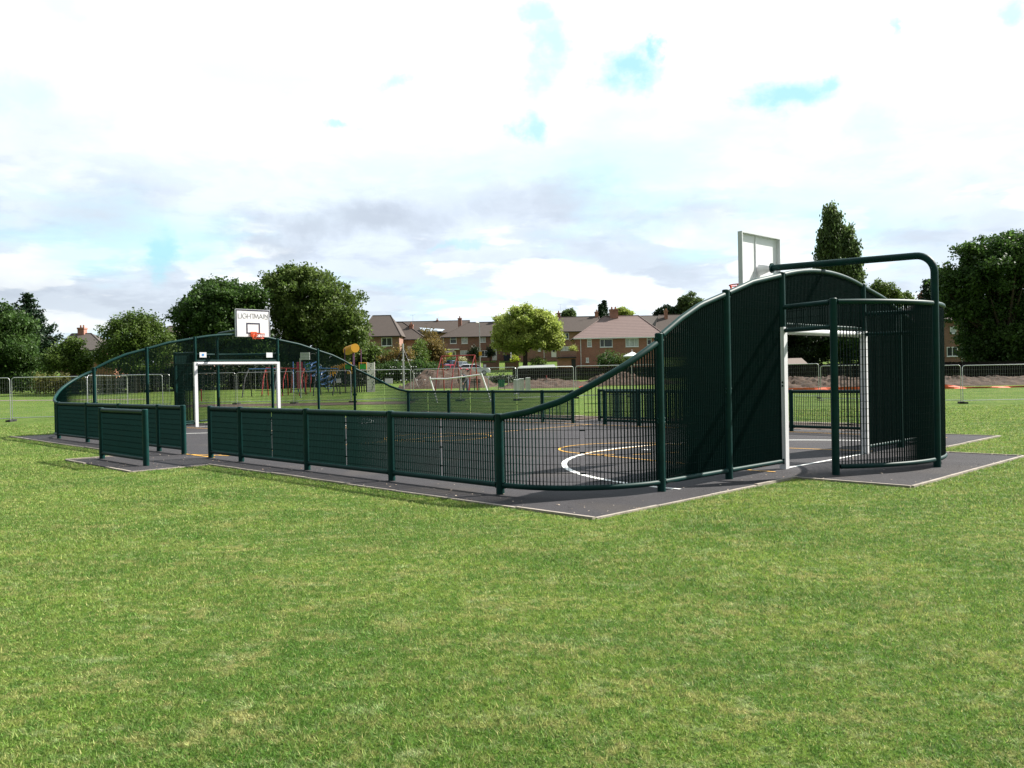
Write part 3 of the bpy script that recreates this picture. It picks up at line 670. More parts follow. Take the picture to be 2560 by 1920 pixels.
def shellpts(c, r, k, fill=.35, rough=.12):
    d = rng.normal(0, 1, (k, 3)); d /= np.linalg.norm(d, axis=1)[:, None]
    q = np.where(rng.random(k) < fill, rng.random(k)**.5*.9, 1-rough*rng.random(k))[:, None]
    return np.array(c)+d*q*np.array(r)
def boughs(c, r, dens, bough=.9, fill=.35):
    """leaf-clump centres grouped into boughs that sit over the crown's volume"""
    c = np.array(c); r = np.array(r); area = (r[0]*r[1]*r[2])**(2/3)*12.57; nb = max(9, int(area/(bough*bough)*.55)); out = []
    B = shellpts(c, r*.95, nb, fill, .3); B = c+(B-c)*(1+.1*np.maximum(0, rng.normal(0, 1, (nb, 1))))
    for b in B:
        br = bough*(.55+.75*rng.random()); k = max(4, int(dens*15*br*br)); d = rng.normal(0, 1, (k, 3)); d /= np.linalg.norm(d, axis=1)[:, None]; d[:, 2] = np.where(rng.random(k) < .6, np.abs(d[:, 2]), d[:, 2])
        out.append(b+d*np.array([br, br, br*.62])*(.55+.45*rng.random(k))[:, None])
    return np.concatenate(out)
def tree(label, Y, lobes, leaf, trunk=None, dens=1., size=.3, name='broadleaf_tree', depth=.9, gz=None, sub=7, cat='tree', group='trees around the park', clump=.2, trunk_r=.25, fill=.35, bg=1.):
    """lobes: (photo cx, cy, rx, ry) ellipses of the crown at depth Y"""
    k = Y/F; L3 = []
    for cx, cyy, rx, ry in lobes:
        p = camd(cx, cyy, Y); L3.append((p, (rx*k, (rx+ry)/2*k*depth, ry*k)))
    bx = wx(trunk if trunk else lobes[0][0], Y); gz = tz(bx, Y) if gz is None else gz
    root = thing(name, (bx, Y, gz), label, cat, group); cl = []
    for c, r in L3:
        cl.append(boughs(c, r, dens, bough=min(1.0, .3*(r[0]*r[2])**.5+.15)*bg))
    cl = np.concatenate(cl); cl = cl[cl[:, 2] > gz+.15]
    leafcloud(cl, size*.72, 17, clump*1.15, 'crown', LF[leaf], root)
    t = MB(); top = Vector(L3[0][0]); zc = min(c[2]-r[2]*.3 for c, r in L3); base = Vector((bx, Y, gz-.1))
    mid = Vector((bx+(top.x-bx)*.3, Y, max(gz+.8, zc-.2))); t.tube([base, (base+mid)/2, mid], [trunk_r*1.35, trunk_r, trunk_r*.85], 10)
    for c, r in L3:
        for _ in range(4): e = Vector(shellpts(c, r, 1, 1)[0]); m2 = (mid+e)/2+Vector((0, 0, .25)); t.tube([mid, m2, e], [trunk_r*.5, trunk_r*.3, .03], 6)
    t.build('trunk', M['bark'], root, smooth=True); return root
def bush(label, Y, lobes, leaf, name='bush', dens=1.3, size=.16, cat='bush', group='garden and park shrubs', clump=.2, sub=3, fill=.4, twig=True):
    k = Y/F; bx = wx(lobes[0][0], Y); gz = tz(bx, Y); root = thing(name, (bx, Y, gz), label, cat, group); cl = []
    for cx, cyy, rx, ry in lobes:
        c = camd(cx, cyy, Y); r = (rx*k, (rx+ry)/2*k*.8, ry*k); nn = int(dens*46*max(.35, r[0]*r[2])**.8); cl.append(shellpts(c, r, nn, fill, .2))
        for _ in range(sub): d = rng.normal(0, 1, 3); d /= np.linalg.norm(d); f = .35; cl.append(shellpts(np.array(c)+d*np.array(r)*.85, np.array(r)*f, nn//5, .4, .3))
    cl = np.concatenate(cl); cl[:, 2] = np.maximum(cl[:, 2], gz+.05); leafcloud(cl, size, 14, clump, 'foliage', LF[leaf], root)
    if twig:
        t = MB(); c0 = Vector(camd(lobes[0][0], lobes[0][1], Y))
        for _ in range(4): t.tube([(bx, Y, gz-.05), (bx+random.uniform(-.2, .2), Y, (gz+c0.z)/2), c0+Vector((random.uniform(-.5, .5), 0, 0))], [.06, .04, .02], 5)
        t.build('stem', M['bark'], root)
    return root
def hedge(label, x0, x1, Y, tops, leaf, dep=1.5, size=.2, dens=1., name='hedge', Y1=None, cat='hedge'):
    Y1 = Y1 or Y; X0, X1 = wx(x0, Y), wx(x1, Y1); n = int(abs(X1-X0)*55*dens); cl = np.empty((n, 3)); t = rng.random(n)
    for i in range(n):
        s = t[i]; yy = Y+(Y1-Y)*s; pxx = x0+(x1-x0)*s; X = X0+(X1-X0)*s; zt = camd(pxx, float(np.interp(pxx, [p[0] for p in tops], [p[1] for p in tops])), yy)[2]-.15; zb = tz(X, yy)
        cl[i] = (X, yy+(rng.random()-.5)*dep, zb+max(.1, zt-zb)*(rng.random()**.7)+rng.normal(0, .06))
    root = thing(name, ((X0+X1)/2, (Y+Y1)/2, tz((X0+X1)/2, Y)), label, cat); leafcloud(cl, size, 15, .22, 'foliage', LF[leaf], root); return root

tree('broad green tree at the far left edge, in front of the tall fir', 85, [(20, 860, 70, 75), (-60, 850, 80, 85), (35, 905, 60, 42), (5, 800, 42, 38)], 'dark', trunk=12, size=.34)
tree('small bushy tree below the roof with a chimney, at the left', 80, [(165, 897, 46, 34), (203, 908, 26, 30), (130, 908, 28, 24), (180, 868, 22, 20)], 'mid', trunk=188, size=.28, sub=6)
tree('neat round-headed tree standing between two roofs, left of the big dark trees', 80, [(338, 866, 84, 72), (300, 890, 55, 42), (385, 880, 46, 48), (345, 822, 55, 42)], 'mid', trunk=343, size=.26, sub=10)
tree('very dark spreading tree left of and behind the lettered backboard', 86, [(560, 800, 112, 100), (500, 850, 62, 80), (600, 745, 70, 50), (540, 745, 50, 42), (620, 870, 80, 60), (478, 790, 34, 40)], 'dark', trunk=585, size=.34, dens=.95, sub=9, trunk_r=.4)
tree('tallest olive-green tree behind the right side of the lettered backboard', 90, [(760, 760, 95, 90), (700, 740, 50, 70), (845, 790, 72, 82), (800, 860, 100, 70), (868, 840, 50, 58), (740, 705, 55, 40), (700, 870, 70, 70)], 'olive', trunk=715, size=.34, dens=.85, sub=10, trunk_r=.4)
tree('lime-green rounded street tree in front of the brick terrace', 120, [(1318, 825, 78, 52), (1280, 840, 48, 46), (1362, 832, 44, 44), (1320, 795, 55, 28), (1290, 862, 38, 22), (1375, 855, 30, 24)], 'lime', trunk=1313, size=.36, dens=1.1, sub=10, depth=.8, trunk_r=.33)
tree('wide dark leafy tree filling the right edge of the photo', 76, [(2475, 700, 90, 95), (2400, 745, 55, 66), (2570, 690, 100, 105), (2530, 830, 115, 80), (2455, 640, 55, 50), (2375, 715, 34, 46), (2650, 800, 120, 110), (2465, 860, 62, 60), (2540, 610, 50, 28)], 'dark', trunk=2530, size=.34, dens=.9, sub=9, trunk_r=.45)
tree('small pale-topped tree just right of the poplar foot', 140, [(2205, 738, 36, 30), (2175, 745, 20, 22), (2230, 750, 22, 22)], 'olive', size=.4)
tree('tiny tree top over the goal recess, left of the brick chimney', 150, [(2264, 750, 18, 15)], 'mid', size=.4, sub=3)
tree('bushy tree rising behind the roof beside the curved rail, taller part', 175, [(1728, 765, 26, 30), (1715, 778, 20, 24)], 'poplar', size=.5, sub=5)
tree('low spreading dark tree behind the far brown roof', 176, [(1690, 780, 44, 16), (1660, 788, 24, 12)], 'conifer', size=.5, sub=5)
tree('small tree top between the chimneys of the right terrace', 180, [(1420, 790, 16, 9), (1425, 784, 9, 8)], 'poplar', size=.5, sub=3)
tree('yellowish tree top behind the double chimney', 178, [(1552, 785, 15, 12), (1570, 788, 12, 9)], 'lime', size=.5, sub=3)
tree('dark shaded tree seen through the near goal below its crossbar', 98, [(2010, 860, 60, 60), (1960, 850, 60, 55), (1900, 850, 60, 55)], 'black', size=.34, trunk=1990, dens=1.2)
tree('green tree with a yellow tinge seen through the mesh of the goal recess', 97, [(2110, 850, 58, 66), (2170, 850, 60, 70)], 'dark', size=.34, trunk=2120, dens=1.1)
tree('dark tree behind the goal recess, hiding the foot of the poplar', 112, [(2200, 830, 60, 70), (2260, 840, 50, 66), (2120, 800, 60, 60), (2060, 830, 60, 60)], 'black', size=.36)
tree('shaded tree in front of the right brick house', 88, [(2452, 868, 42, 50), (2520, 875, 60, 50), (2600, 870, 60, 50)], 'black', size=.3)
tree('autumn-tinted loose tree left of the terrace, beside the orange brick wall', 112, [(1078, 865, 26, 40), (1068, 900, 26, 30), (1092, 890, 18, 28)], 'brown', size=.26, dens=1.3)
tree('slim bright-green young tree left of the autumn-tinted tree', 108, [(1048, 885, 16, 36), (1042, 905, 14, 22)], 'mid', size=.24, dens=1.4)
bush('tall tangled bushes under the big tree, behind the yellow play roof', 96, [(895, 888, 44, 40), (955, 906, 38, 30), (860, 910, 40, 30), (1000, 908, 30, 26)], 'olive', size=.24, clump=.32, dens=1.5)
bush('red-brown hawthorn clump beside the tall net mast', 94, [(1003, 890, 24, 20), (978, 902, 28, 18)], 'brown', size=.2, clump=.3)
bush('dark green bushes along the bank left of the parked cars', 92, [(960, 930, 46, 20), (1010, 930, 34, 20), (1050, 928, 36, 20), (1085, 930, 24, 16)], 'dark', size=.2, clump=.3, dens=1.5)
hedge('dark clipped hedge at the far left behind the steel fence', -80, 96, 84, [(-80, 925), (96, 931)], 'dark')
hedge('rough yellow-green scrub between the hedge and the court', 92, 292, 82, [(92, 938), (150, 936), (230, 941), (292, 945)], 'scrub', size=.16, dens=1.3, name='scrub')
hedge('hedge line in near-black leaves standing for tree shadow, seen through the far goal', 296, 760, 84, [(296, 950), (330, 925), (430, 915), (600, 912), (760, 915)], 'black', dep=3, dens=1.4)  # shadow under the trees, put into the leaf colour of both hedges
hedge('hedge line in near-black leaves standing for tree shadow, behind the play tower', 755, 925, 86, [(755, 915), (925, 920)], 'black', dep=3, dens=1.4)
hedge('low dark weeds before the pale kerb stones', 1222, 1283, 86, [(1222, 946), (1245, 940), (1283, 944)], 'black', size=.14, dep=2)
bush('round dark green bush in front of the light-roofed house', 104, [(1522, 899, 26, 21)], 'dark', dens=2.2, sub=1)
bush('loose paler bush to the right of the round dark bush', 104, [(1560, 905, 22, 16)], 'olive', dens=1.8)
bush('bright yellow shrub by the dark garden wall', 124, [(1287, 899, 9, 9)], 'yellow', dens=2)
bush('cream-flowered shrub behind the silver car', 128, [(1154, 902, 10, 8)], 'flower', dens=2)
bush('low clipped hedge behind the blue car', 130, [(1122, 902, 20, 7)], 'dark', dens=2)
bush('yellow-green shrub at the left corner of the terrace', 138, [(1118, 885, 11, 10)], 'yellow', dens=2)
bush('dark topiary shrub against the terrace, left of the street lamp', 141, [(1184, 884, 15, 16), (1190, 878, 9, 8)], 'black', dens=2.4)
bush('dark climber beside the white door of the terrace', 143, [(1226, 880, 9, 11)], 'black', dens=2.4)
bush('grey-green mound of shrub right of the lime-green tree trunk', 118, [(1345, 905, 20, 10)], 'mid', dens=2)
bush('small plant on top of the brick balcony', 113, [(1432, 873, 7, 3)], 'lime', dens=3, size=.1, twig=False)

def fir(label, px, Y, top, bot, halfw, leaf='conifer', tiers=15, name='fir_tree', narrow=1.):
    X = wx(px, Y); zt = camd(px, top, Y)[2]; gz = tz(X, Y); zb = camd(px, bot, Y)[2]; hw = halfw*Y/F; root = thing(name, (X, Y, gz), label, 'tree', 'trees around the park'); cl = []
    tr = MB().tube([(X, Y, gz-.1), (X, Y, zt)], [.25, .03], 8); 
    for i in range(tiers):
        t = (i+.25)/tiers; z = zt+(zb-zt)*t; ln = hw*(t**.8)*narrow; nb = 7+int(6*t)
        for j in range(nb):
            a = 6.283*j/nb+i*1.3+random.uniform(-.3, .3); l2 = ln*random.uniform(.65, 1.12); 
            for q in np.linspace(.1, 1, max(4, int(l2*6.5))):
                dz = -.28*l2*q+.34*l2*q*q*q; cl.append((X+math.cos(a)*l2*q, Y+math.sin(a)*l2*q, z+dz))
            tr.bar((X, Y, z), (X+math.cos(a)*l2*.9, Y+math.sin(a)*l2*.9, z-.05*l2), .05)
    cl = [c for c in cl if c[2] > gz+.3]
    leafcloud(cl, .24, 15, .2, 'crown', LF[leaf], root, flatz=.6); tr.build('trunk', M['bark'], root)
fir('tall dark fir with layered drooping branches at the far left', 74, 96, 736, 925, 108)
fir('narrow dark conifer behind the double chimney, taller of the two', 1514, 172, 752, 800, 11, tiers=9)
fir('narrow dark conifer behind the double chimney, shorter of the two', 1505, 171, 762, 800, 8, tiers=8)
fir('ragged conifer tip left of the big right-hand tree', 2322, 100, 702, 800, 34, tiers=9)

def poplar(label, Y, cols):
    X = wx(2095, Y); gz = tz(X, Y); root = thing('poplar_tree', (X, Y, gz), label, 'tree', 'trees around the park'); cl = []; t = MB().tube([(X, Y, gz), (X, Y, camd(2095, 560, Y)[2])], [.5, .08], 8)
    for px, top, bot, hw in cols:
        n = int((bot-top)*hw*.085)
        for _ in range(n):
            q = random.random(); py = top+(bot-top)*q; w = hw*Y/F*(math.sin(math.pi*min(1, .1+q*.75))**.6)*(.8+.22*math.sin(q*23+px)+random.gauss(0, .09)); a = random.uniform(0, 6.28); r = w*random.random()**.4
            p = camd(px, py, Y); cl.append((p[0]+math.cos(a)*r, Y+math.sin(a)*r*.9, p[2]))
        p = camd(px, top+10, Y); t.tube([(X, Y, camd(2095, 720, Y)[2]), (p[0], Y, p[2])], [.2, .04], 6)
    leafcloud(cl, .36, 15, .3, 'crown', LF['poplar'], root, tilt=(0, 0, .9), flatz=1.7); t.build('trunk', M['bark'], root)
poplar('tall columnar poplar rising above the arched end wall', 130, [(2075, 522, 800, 30), (2058, 585, 800, 24), (2090, 540, 800, 26), (2120, 570, 800, 17), (2112, 620, 800, 26), (2140, 612, 800, 17), (2135, 665, 800, 22)])

# ------------------------------------------------------------------ buildings
def house(label, Y, x0, x1, ye, yr, wall='brick', roof='tile', depth=8., hip=(1, 1), rl=None, wins=(), doors=(), chims=(), name='brick_house', cat='house', base=None, group='brick houses round the park', over=.35, canopies=(), pipes=()):
    """front wall between photo columns x0..x1 at depth Y; ye eaves row, yr ridge row (at mid width); hip=(left,right)"""
    k = Y/F; X0, X1 = wx(x0, Y), wx(x1, Y); xm = (x0+x1)/2; ze = camd(xm, ye, Y)[2]; g0 = base if base is not None else min(tz(X0, Y), tz(X1, Y), tz((X0+X1)/2, Y+depth))-.3
    Yr = Y+depth/2; zr = camd(xm, yr, Yr)[2]; root = thing(name, ((X0+X1)/2, Y, max(g0+.3, 0)), label, cat, group)
    MB().box(X0, X1, Y, Y+depth, g0, ze).build('wall', M[wall], root)
    a, b, c, d = X0-over, X1+over, Y-over, Y+depth+over; ins = depth/2+over
    if rl: r0, r1 = wx(rl[0], Yr), wx(rl[1], Yr)
    else: r0, r1 = a+ins*hip[0], b-ins*hip[1]
    m = MB(); zs = ze-.02; m.raw([(a, c, zs), (b, c, zs), (b, d, zs), (a, d, zs), (r0, Yr, zr), (r1, Yr, zr)], [(0, 1, 5, 4), (1, 2, 5), (2, 3, 4, 5), (3, 0, 4), (0, 3, 2, 1)])
    rf = m.build('roof', M[roof], root)
    MB().box(a, b, c-.08, c-.005, zs-.14, zs).build('gutter', M['black'] if wall != 'brick_red' else M['frame_w'], rf)
    rd = MB().tube([(r0, Yr, zr), (r1, Yr, zr)], .09, 6)
    for q, (e, f_) in enumerate((((a, c), r0), ((b, c), r1))): rd.tube([(e[0], e[1], zs), (f_, Yr, zr)], .08, 6)
    rd.build('ridge_tiles', M[roof], rf)
    for w in wins:
        wx0, wy0, wx1, wy1, st = w; A = camd(wx0, wy1, Y); B = camd(wx1, wy0, Y); fw = .07
        q = MB(); y0, y1 = Y-.05, Y-.003
        q.box(A[0], B[0], y0, y1, A[2], A[2]+fw); q.box(A[0], B[0], y0, y1, B[2]-fw, B[2]); q.box(A[0], A[0]+fw, y0, y1, A[2]+fw, B[2]-fw); q.box(B[0]-fw, B[0], y0, y1, A[2]+fw, B[2]-fw)
        wd = B[0]-A[0]
        for s in {'1': (), '2': (.5,), '3': (.33, .67), 'L': (.34,), 'T': ()}[st]: q.box(A[0]+wd*s-.035, A[0]+wd*s+.035, y0, y1, A[2]+fw, B[2]-fw)
        if st == 'T' or st == '1': zz = A[2]+(B[2]-A[2])*.7; q.box(A[0]+fw, B[0]-fw, y0, y1, zz-.03, zz+.03)
        q.box(A[0]-.05, B[0]+.05, Y-.12, Y-.003, A[2]-.07, A[2]-.003)
        f_ = q.build('window', M['frame_w'], root); h_ = B[2]-A[2]
        MB().box(A[0]+fw, B[0]-fw, Y-.02, Y-.004, A[2]+fw, B[2]-fw).build('pane', M['curtain'] if (int(wx0) % 3) else M['pane'], f_)
    for (dx0, dy0, dx1, dy1) in doors:
        A = camd(dx0, dy1, Y); B = camd(dx1, dy0, Y); f_ = MB().box(A[0], B[0], Y-.08, Y-.003, A[2], B[2]).build('door', M['door_w'], root)
        MB().box(A[0]+.22, B[0]-.22, Y-.1, Y-.083, A[2]+(B[2]-A[2])*.5, B[2]-.2).build('door_glass', M['pane'], f_)
    for (cx0, cy0, cx1, cy1) in canopies:
        A = camd(cx0, cy1, Y-.5); B = camd(cx1, cy0, Y-.5); MB().box(A[0], B[0], Y-1, Y-.003, B[2]-.15, B[2]).build('canopy', M['frame_w'], root)
    for (cx, ct, cb, cw, dy) in chims:
        yy = Y+depth*dy; w = cw*yy/F/2; A = camd(cx, ct, yy); B = camd(cx, cb, yy); q = MB(); q.box(A[0]-w, A[0]+w, yy-w*1.0, yy+w*1.0, B[2]-1.2, A[2]-.25); q.box(A[0]-w-.06, A[0]+w+.06, yy-w-.06, yy+w+.06, A[2]-.25, A[2]-.02)
        ch = q.build('chimney', M['brick_red'], rf)
        pt = MB()
        for s in ((-.45, .45) if cw > 12 else (0,)): pt.tube([(A[0]+s*w, yy, A[2]-.02), (A[0]+s*w, yy, A[2]+.35)], [.13, .1], 8)
        pt.build('chimney_pot', M['brick_orange'], ch)
        an = MB(); an.bar((A[0]+w, yy, A[2]-.3), (A[0]+w, yy, A[2]+1.5), .025); an.bar((A[0]+w-.4, yy, A[2]+1.45), (A[0]+w+.4, yy, A[2]+1.5), .02)
        for s in (-.3, -.1, .1, .3): an.bar((A[0]+w+s, yy-.2, A[2]+1.48), (A[0]+w+s, yy+.2, A[2]+1.48), .012)
        if cw < 14: an.build('aerial', M['galv'], ch)
    for px_ in pipes: A = camd(px_, 880, Y-.06); MB().tube([(A[0], Y-.06, g0+.3), (A[0], Y-.06, ze-.1)], .05, 6).build('drainpipe', M['frame_w'], root)
    return root
house('hipped brown-roofed brick house right of the tallest tree', 125, 905, 1000, 840, 789, depth=10.5, rl=(935, 980), wins=[(954, 844, 980, 865, '2'), (918, 880, 942, 898, '2')], chims=[(1028, 811, 838, 9, .75)])
house('lower wing with a long sloping roof beside the hipped house', 130, 1003, 1064, 848, 805, depth=9, rl=(985, 1010), name='house_wing', wins=[(1016, 865, 1028, 876, '1')], chims=())
house('long brown-roofed block with shining solar panels, farthest of the houses', 172, 985, 1170, 832, 803, depth=9, hip=(0, 0), chims=[(1093, 800, 812, 5, .5)])
sp_ = thing('solar_panels', camd(1080, 823, 171), 'bright strip of solar panels on the farthest long roof', 'solar panel'); 
A = camd(1048, 819, 173); B = camd(1112, 823, 173); A2 = camd(1068, 827, 172); B2 = camd(1105, 828, 172)
MB().raw([A, B, camd(1105, 828, 171.6), camd(1062, 827, 171.6)], [(0, 1, 2, 3)]).raw([Vector(A)+Vector((0, .1, -.15)), Vector(B)+Vector((0, .1, -.15)), Vector(camd(1105, 828, 171.6))+Vector((0, .1, -.15)), Vector(camd(1062, 827, 171.6))+Vector((0, .1, -.15))], [(0, 1, 2, 3)]).build('panel', M['solar'], sp_)
house('brown brick terrace behind the red swing frame, left of the lime-green tree', 148, 1108, 1278, 841, 806, depth=8.5, hip=(1, 0),
      wins=[(1125.5, 843, 1141, 859, 'T'), (1154, 843, 1169, 859, 'T'), (1199.5, 841, 1214, 856, '2'), (1229, 845, 1239, 856, '1'), (1151, 876, 1172, 890, '2'), (1197, 876, 1219, 892, '3')], doors=[(1231, 873, 1242, 901), (1130, 878, 1140, 897)], canopies=[(1119, 872, 1148, 875)], chims=[(1149.5, 795, 812, 9, .5), (1240, 793, 808, 8, .5)], pipes=(1108.8, 1260))
house('brown brick terrace right of the lime-green tree', 143, 1279, 1500, 829, 793, depth=8.5, hip=(0, 1), rl=(1279, 1500),
      wins=[(1407, 832, 1422, 848, '2'), (1402, 866, 1425.5, 879, '3'), (1345, 869, 1352, 878, '1')], doors=[(1378.5, 867, 1390.5, 893)], canopies=[(1376, 862, 1398, 865)], chims=[(1396.5, 782, 802, 9, .5), (1491, 779, 800, 8, .5)], pipes=(1360,))
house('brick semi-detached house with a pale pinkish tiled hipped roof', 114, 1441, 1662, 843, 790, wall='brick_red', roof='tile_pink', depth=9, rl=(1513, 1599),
      wins=[(1468, 848, 1479, 867, 'T'), (1500, 847.5, 1531, 868, 'L'), (1564, 845, 1596, 867, '3'), (1617.5, 844, 1628.5, 862, '1'), (1465, 894, 1472, 906, '1'), (1494.5, 893, 1503, 910, '1')], chims=[(1534, 773, 794, 20, .5)], pipes=(1452,))
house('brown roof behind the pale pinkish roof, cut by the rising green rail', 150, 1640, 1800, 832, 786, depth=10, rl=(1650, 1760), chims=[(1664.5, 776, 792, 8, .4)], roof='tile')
house('dark far roof peeping over between two nearer roofs', 170, 1590, 1700, 815, 789, depth=8, hip=(0, 0), roof='tile_grey', name='far_house')
house('brick house half hidden by the goal recess and the right-hand tree', 98, 2270, 2470, 800, 745, wall='brick', depth=9, wins=[(2367, 867, 2394, 891, '2'), (2375, 816, 2390, 834, '1'), (2435, 868, 2460, 892, '2')], chims=[(2307, 735, 760, 17, .45)], pipes=(2404,))
house('hipped grey-brown roof with a chimney behind the small trees at the left', 112, 150, 268, 875, 834, depth=10, rl=(182, 231), roof='tile_grey', wins=[(221, 878, 246, 889, '3')], chims=[(205.5, 819, 836, 16, .5)])
house('brown roof between the round-headed tree and the very dark tree', 116, 398, 510, 862, 815, depth=10, rl=(425, 440), roof='tile', name='far_house')
house('low orange brick outbuilding left of the arched far wall', 100, 229, 286, 893, 890, wall='brick_orange', roof='black', depth=5, rl=(229, 286), name='outbuilding', cat='outbuilding', over=.05)
house('flat-roofed orange brick garage by the parked cars', 112, 1086, 1108, 886, 878, wall='brick_orange', depth=5, name='garage', cat='garage', roof='tile_grey')
# small attached parts of the right terrace
bl = thing('brick_balcony', (wx(1420, 112), 112, tz(wx(1420, 112), 112)), 'low brick store with a brick balcony, left of the pale-roofed house', 'outbuilding')
A = camd(1396, 919, 112); B = camd(1441, 895, 112); A[0]
MB().box(A[0], B[0]-.02, 112, 115, A[2]-.5, B[2]).build('store_wall', M['brick_red'], bl); MB().box(A[0]-.1, B[0]-.02, 111.6, 115.1, B[2]+.003, B[2]+.15).build('slab', M['black'], bl)
A2 = camd(1402, 894, 112); B2 = camd(1441, 877, 112); MB().box(A2[0], B2[0]-.02, 112, 114.5, B[2]+.153, B2[2]).build('balcony_wall', M['brick'], bl)
A2 = camd(1429, 919, 112); B2 = camd(1441, 898, 112); MB().box(A2[0], B2[0]-.1, 111.9, 111.99, A2[2]-.4, B2[2]).build('door', M['black'], bl)
# shed with pale flat roof, hut roof seen through goal
sh = thing('flat_roofed_shed', (wx(1340, 96), 96, tz(wx(1340, 96), 96)), 'long low shed with a pale felt roof behind the black fence', 'shed'); A = camd(1296, 921, 94); B = camd(1388, 915, 94)
MB().box(A[0], B[0], 94, 98, tz(A[0], 96)-.2, A[2]).build('wall', M['darkwood'], sh); MB().raw([(A[0]-.1, 93.8, A[2]+.01), (B[0]+.1, 93.8, A[2]+.06), (B[0]+.1, 98.2, B[2]+.22), (A[0]+.3, 98.2, B[2]+.12), (A[0]-.1, 93.8, A[2]-.08), (B[0]+.1, 93.8, A[2]-.05)], [(0, 1, 2, 3), (4, 5, 1, 0)]).build('roof', M['lead'], sh)
sh = thing('garden_shed', (wx(1980, 92), 92, tz(wx(1980, 92), 92)), 'small shed with a brown felt roof seen through the near goal', 'shed'); A = camd(1948, 912, 92); B = camd(2004, 895, 93.5)
MB().box(A[0]+.1, B[0]-.1, 92, 95, tz(A[0], 92)-.2, A[2]).build('wall', M['darkwood'], sh); MB().raw([(A[0], 91.9, A[2]), (B[0]+.2, 91.9, A[2]), (B[0], 93.5, B[2]), (A[0], 93.5, B[2]), (A[0], 95.1, A[2]), (B[0]+.2, 95.1, A[2])], [(0, 1, 2, 3), (3, 2, 5, 4), (1, 5, 2), (0, 3, 4), (0, 4, 5, 1)]).build('roof', mat('shed_felt', (.2, .16, .14), rough=.9), sh)

def board_fence(label, pts, name='board_fence', m='darkwood', h=None, cat='fence'):
    n0 = 0
    # pts: (photo x, depth, photo y of the top)
    root = thing(name, (wx(pts[0][0], pts[0][1]), pts[0][1], tz(wx(pts[0][0], pts[0][1]), pts[0][1])), label, cat); q = MB()
    for (xa, Ya, ta), (xb, Yb, tb) in zip(pts[:-1], pts[1:]):
        A = Vector(camd(xa, ta, Ya)); B = Vector(camd(xb, tb, Yb)); n = max(1, int((B-A).length/.16)); d = (B-A)/n
        for i in range(n):
            p = A+d*(i+.5); g0 = tz(p.x, p.y)-.1; zt = p.z+random.uniform(-.012, .012); q.obox((p.x, p.y+random.uniform(-.01, .01), (zt+g0)/2), Vector((d.x, d.y, 0))*.48, (0, .012, 0), (0, 0, (zt-g0)/2))
            if i % 15 == 0: MB().obox((p.x, p.y-.06, (zt+.05+g0)/2), (.05, 0, 0), (0, .045, 0), (0, 0, (zt+.05-g0)/2)).build('fence_post', M[m], root)
    q.build('boards', M[m], root)
    return root
board_fence('long black close-boarded fence in front of the brick houses', [(1281, 90, 921), (1400, 90, 920), (1560, 90, 918), (1760, 90, 916)])
board_fence('black close-boarded fence seen through the near goal and right of the court', [(1762, 78, 916), (1900, 72, 912), (2000, 71, 911), (2300, 71, 906), (2760, 71, 900)])
def gwall(label, x0, x1, Y, ytop, m='brick'):
    A = camd(x0, ytop, Y); B = camd(x1, ytop, Y); g0 = tz(A[0], Y)-.2; root = thing('garden_wall', ((A[0]+B[0])/2, Y, tz(A[0], Y)), label, 'wall', 'dark brick garden walls'); MB().box(A[0], B[0], Y, Y+.22, g0, A[2]-.06).build('wall', M[m], root); MB().box(A[0]-.03, B[0]+.03, Y-.03, Y+.25, A[2]-.057, A[2]).build('coping', M['tile_grey'], root)
    MB().box(B[0]-.4, B[0]+.05, Y-.06, Y+.28, g0, A[2]+.25).build('pier', M[m], root)
gwall('dark brick garden wall just right of the street lamp', 1207, 1247, 122, 906); gwall('dark brick garden wall left of the lime-green tree trunk', 1262, 1296, 122, 906)
kb = thing('utility_cabinet', (wx(1194, 112), 112, tz(wx(1194, 112), 112)), 'pinkish concrete utility cabinet behind the red swing frame', 'cabinet'); A = camd(1187, 918, 112); B = camd(1201, 907, 112); MB().box(A[0], B[0], 112, 112.8, tz(A[0], 112)-.1, B[2]).build('body', M['pinkbox'], kb); MB().box(A[0]-.04, B[0]+.04, 111.96, 112.84, B[2]+.002, B[2]+.06).build('lid', M['pinkbox'], kb)
kb = thing('small_notice', (wx(1212, 104), 104, tz(wx(1212, 104), 104)), 'small white notice on short legs below the garden wall', 'sign'); A = camd(1209, 917, 104); B = camd(1215, 911, 104); MB().box(A[0], B[0], 104, 104.03, A[2], B[2]).build('plate', M['white'], kb); MB().bar((A[0]+.05, 104.02, A[2]), (A[0]+.05, 104.02, tz(A[0], 104)), .03).bar((B[0]-.05, 104.02, A[2]), (B[0]-.05, 104.02, tz(A[0], 104)), .03).build('leg', M['galv'], kb)
for bxx, lab in ((1264, 'dark wheeled bin by the terrace wall, left one'), (1272, 'dark wheeled bin by the terrace wall, right one')):
    X = wx(bxx, 146); g0 = tz(X, 146); w_ = thing('wheeled_bin', (X, 146, g0), lab, 'bin', 'wheeled bins by the terrace'); MB().prism([(X-.25, g0), (X+.25, g0), (X+.3, g0+1.0), (X-.3, g0+1.0)], 145.7, 146.3).build('body', M['bin_blue'], w_); MB().box(X-.32, X+.32, 145.66, 146.36, g0+1.003, g0+1.08).build('lid', M['bin_blue'], w_)
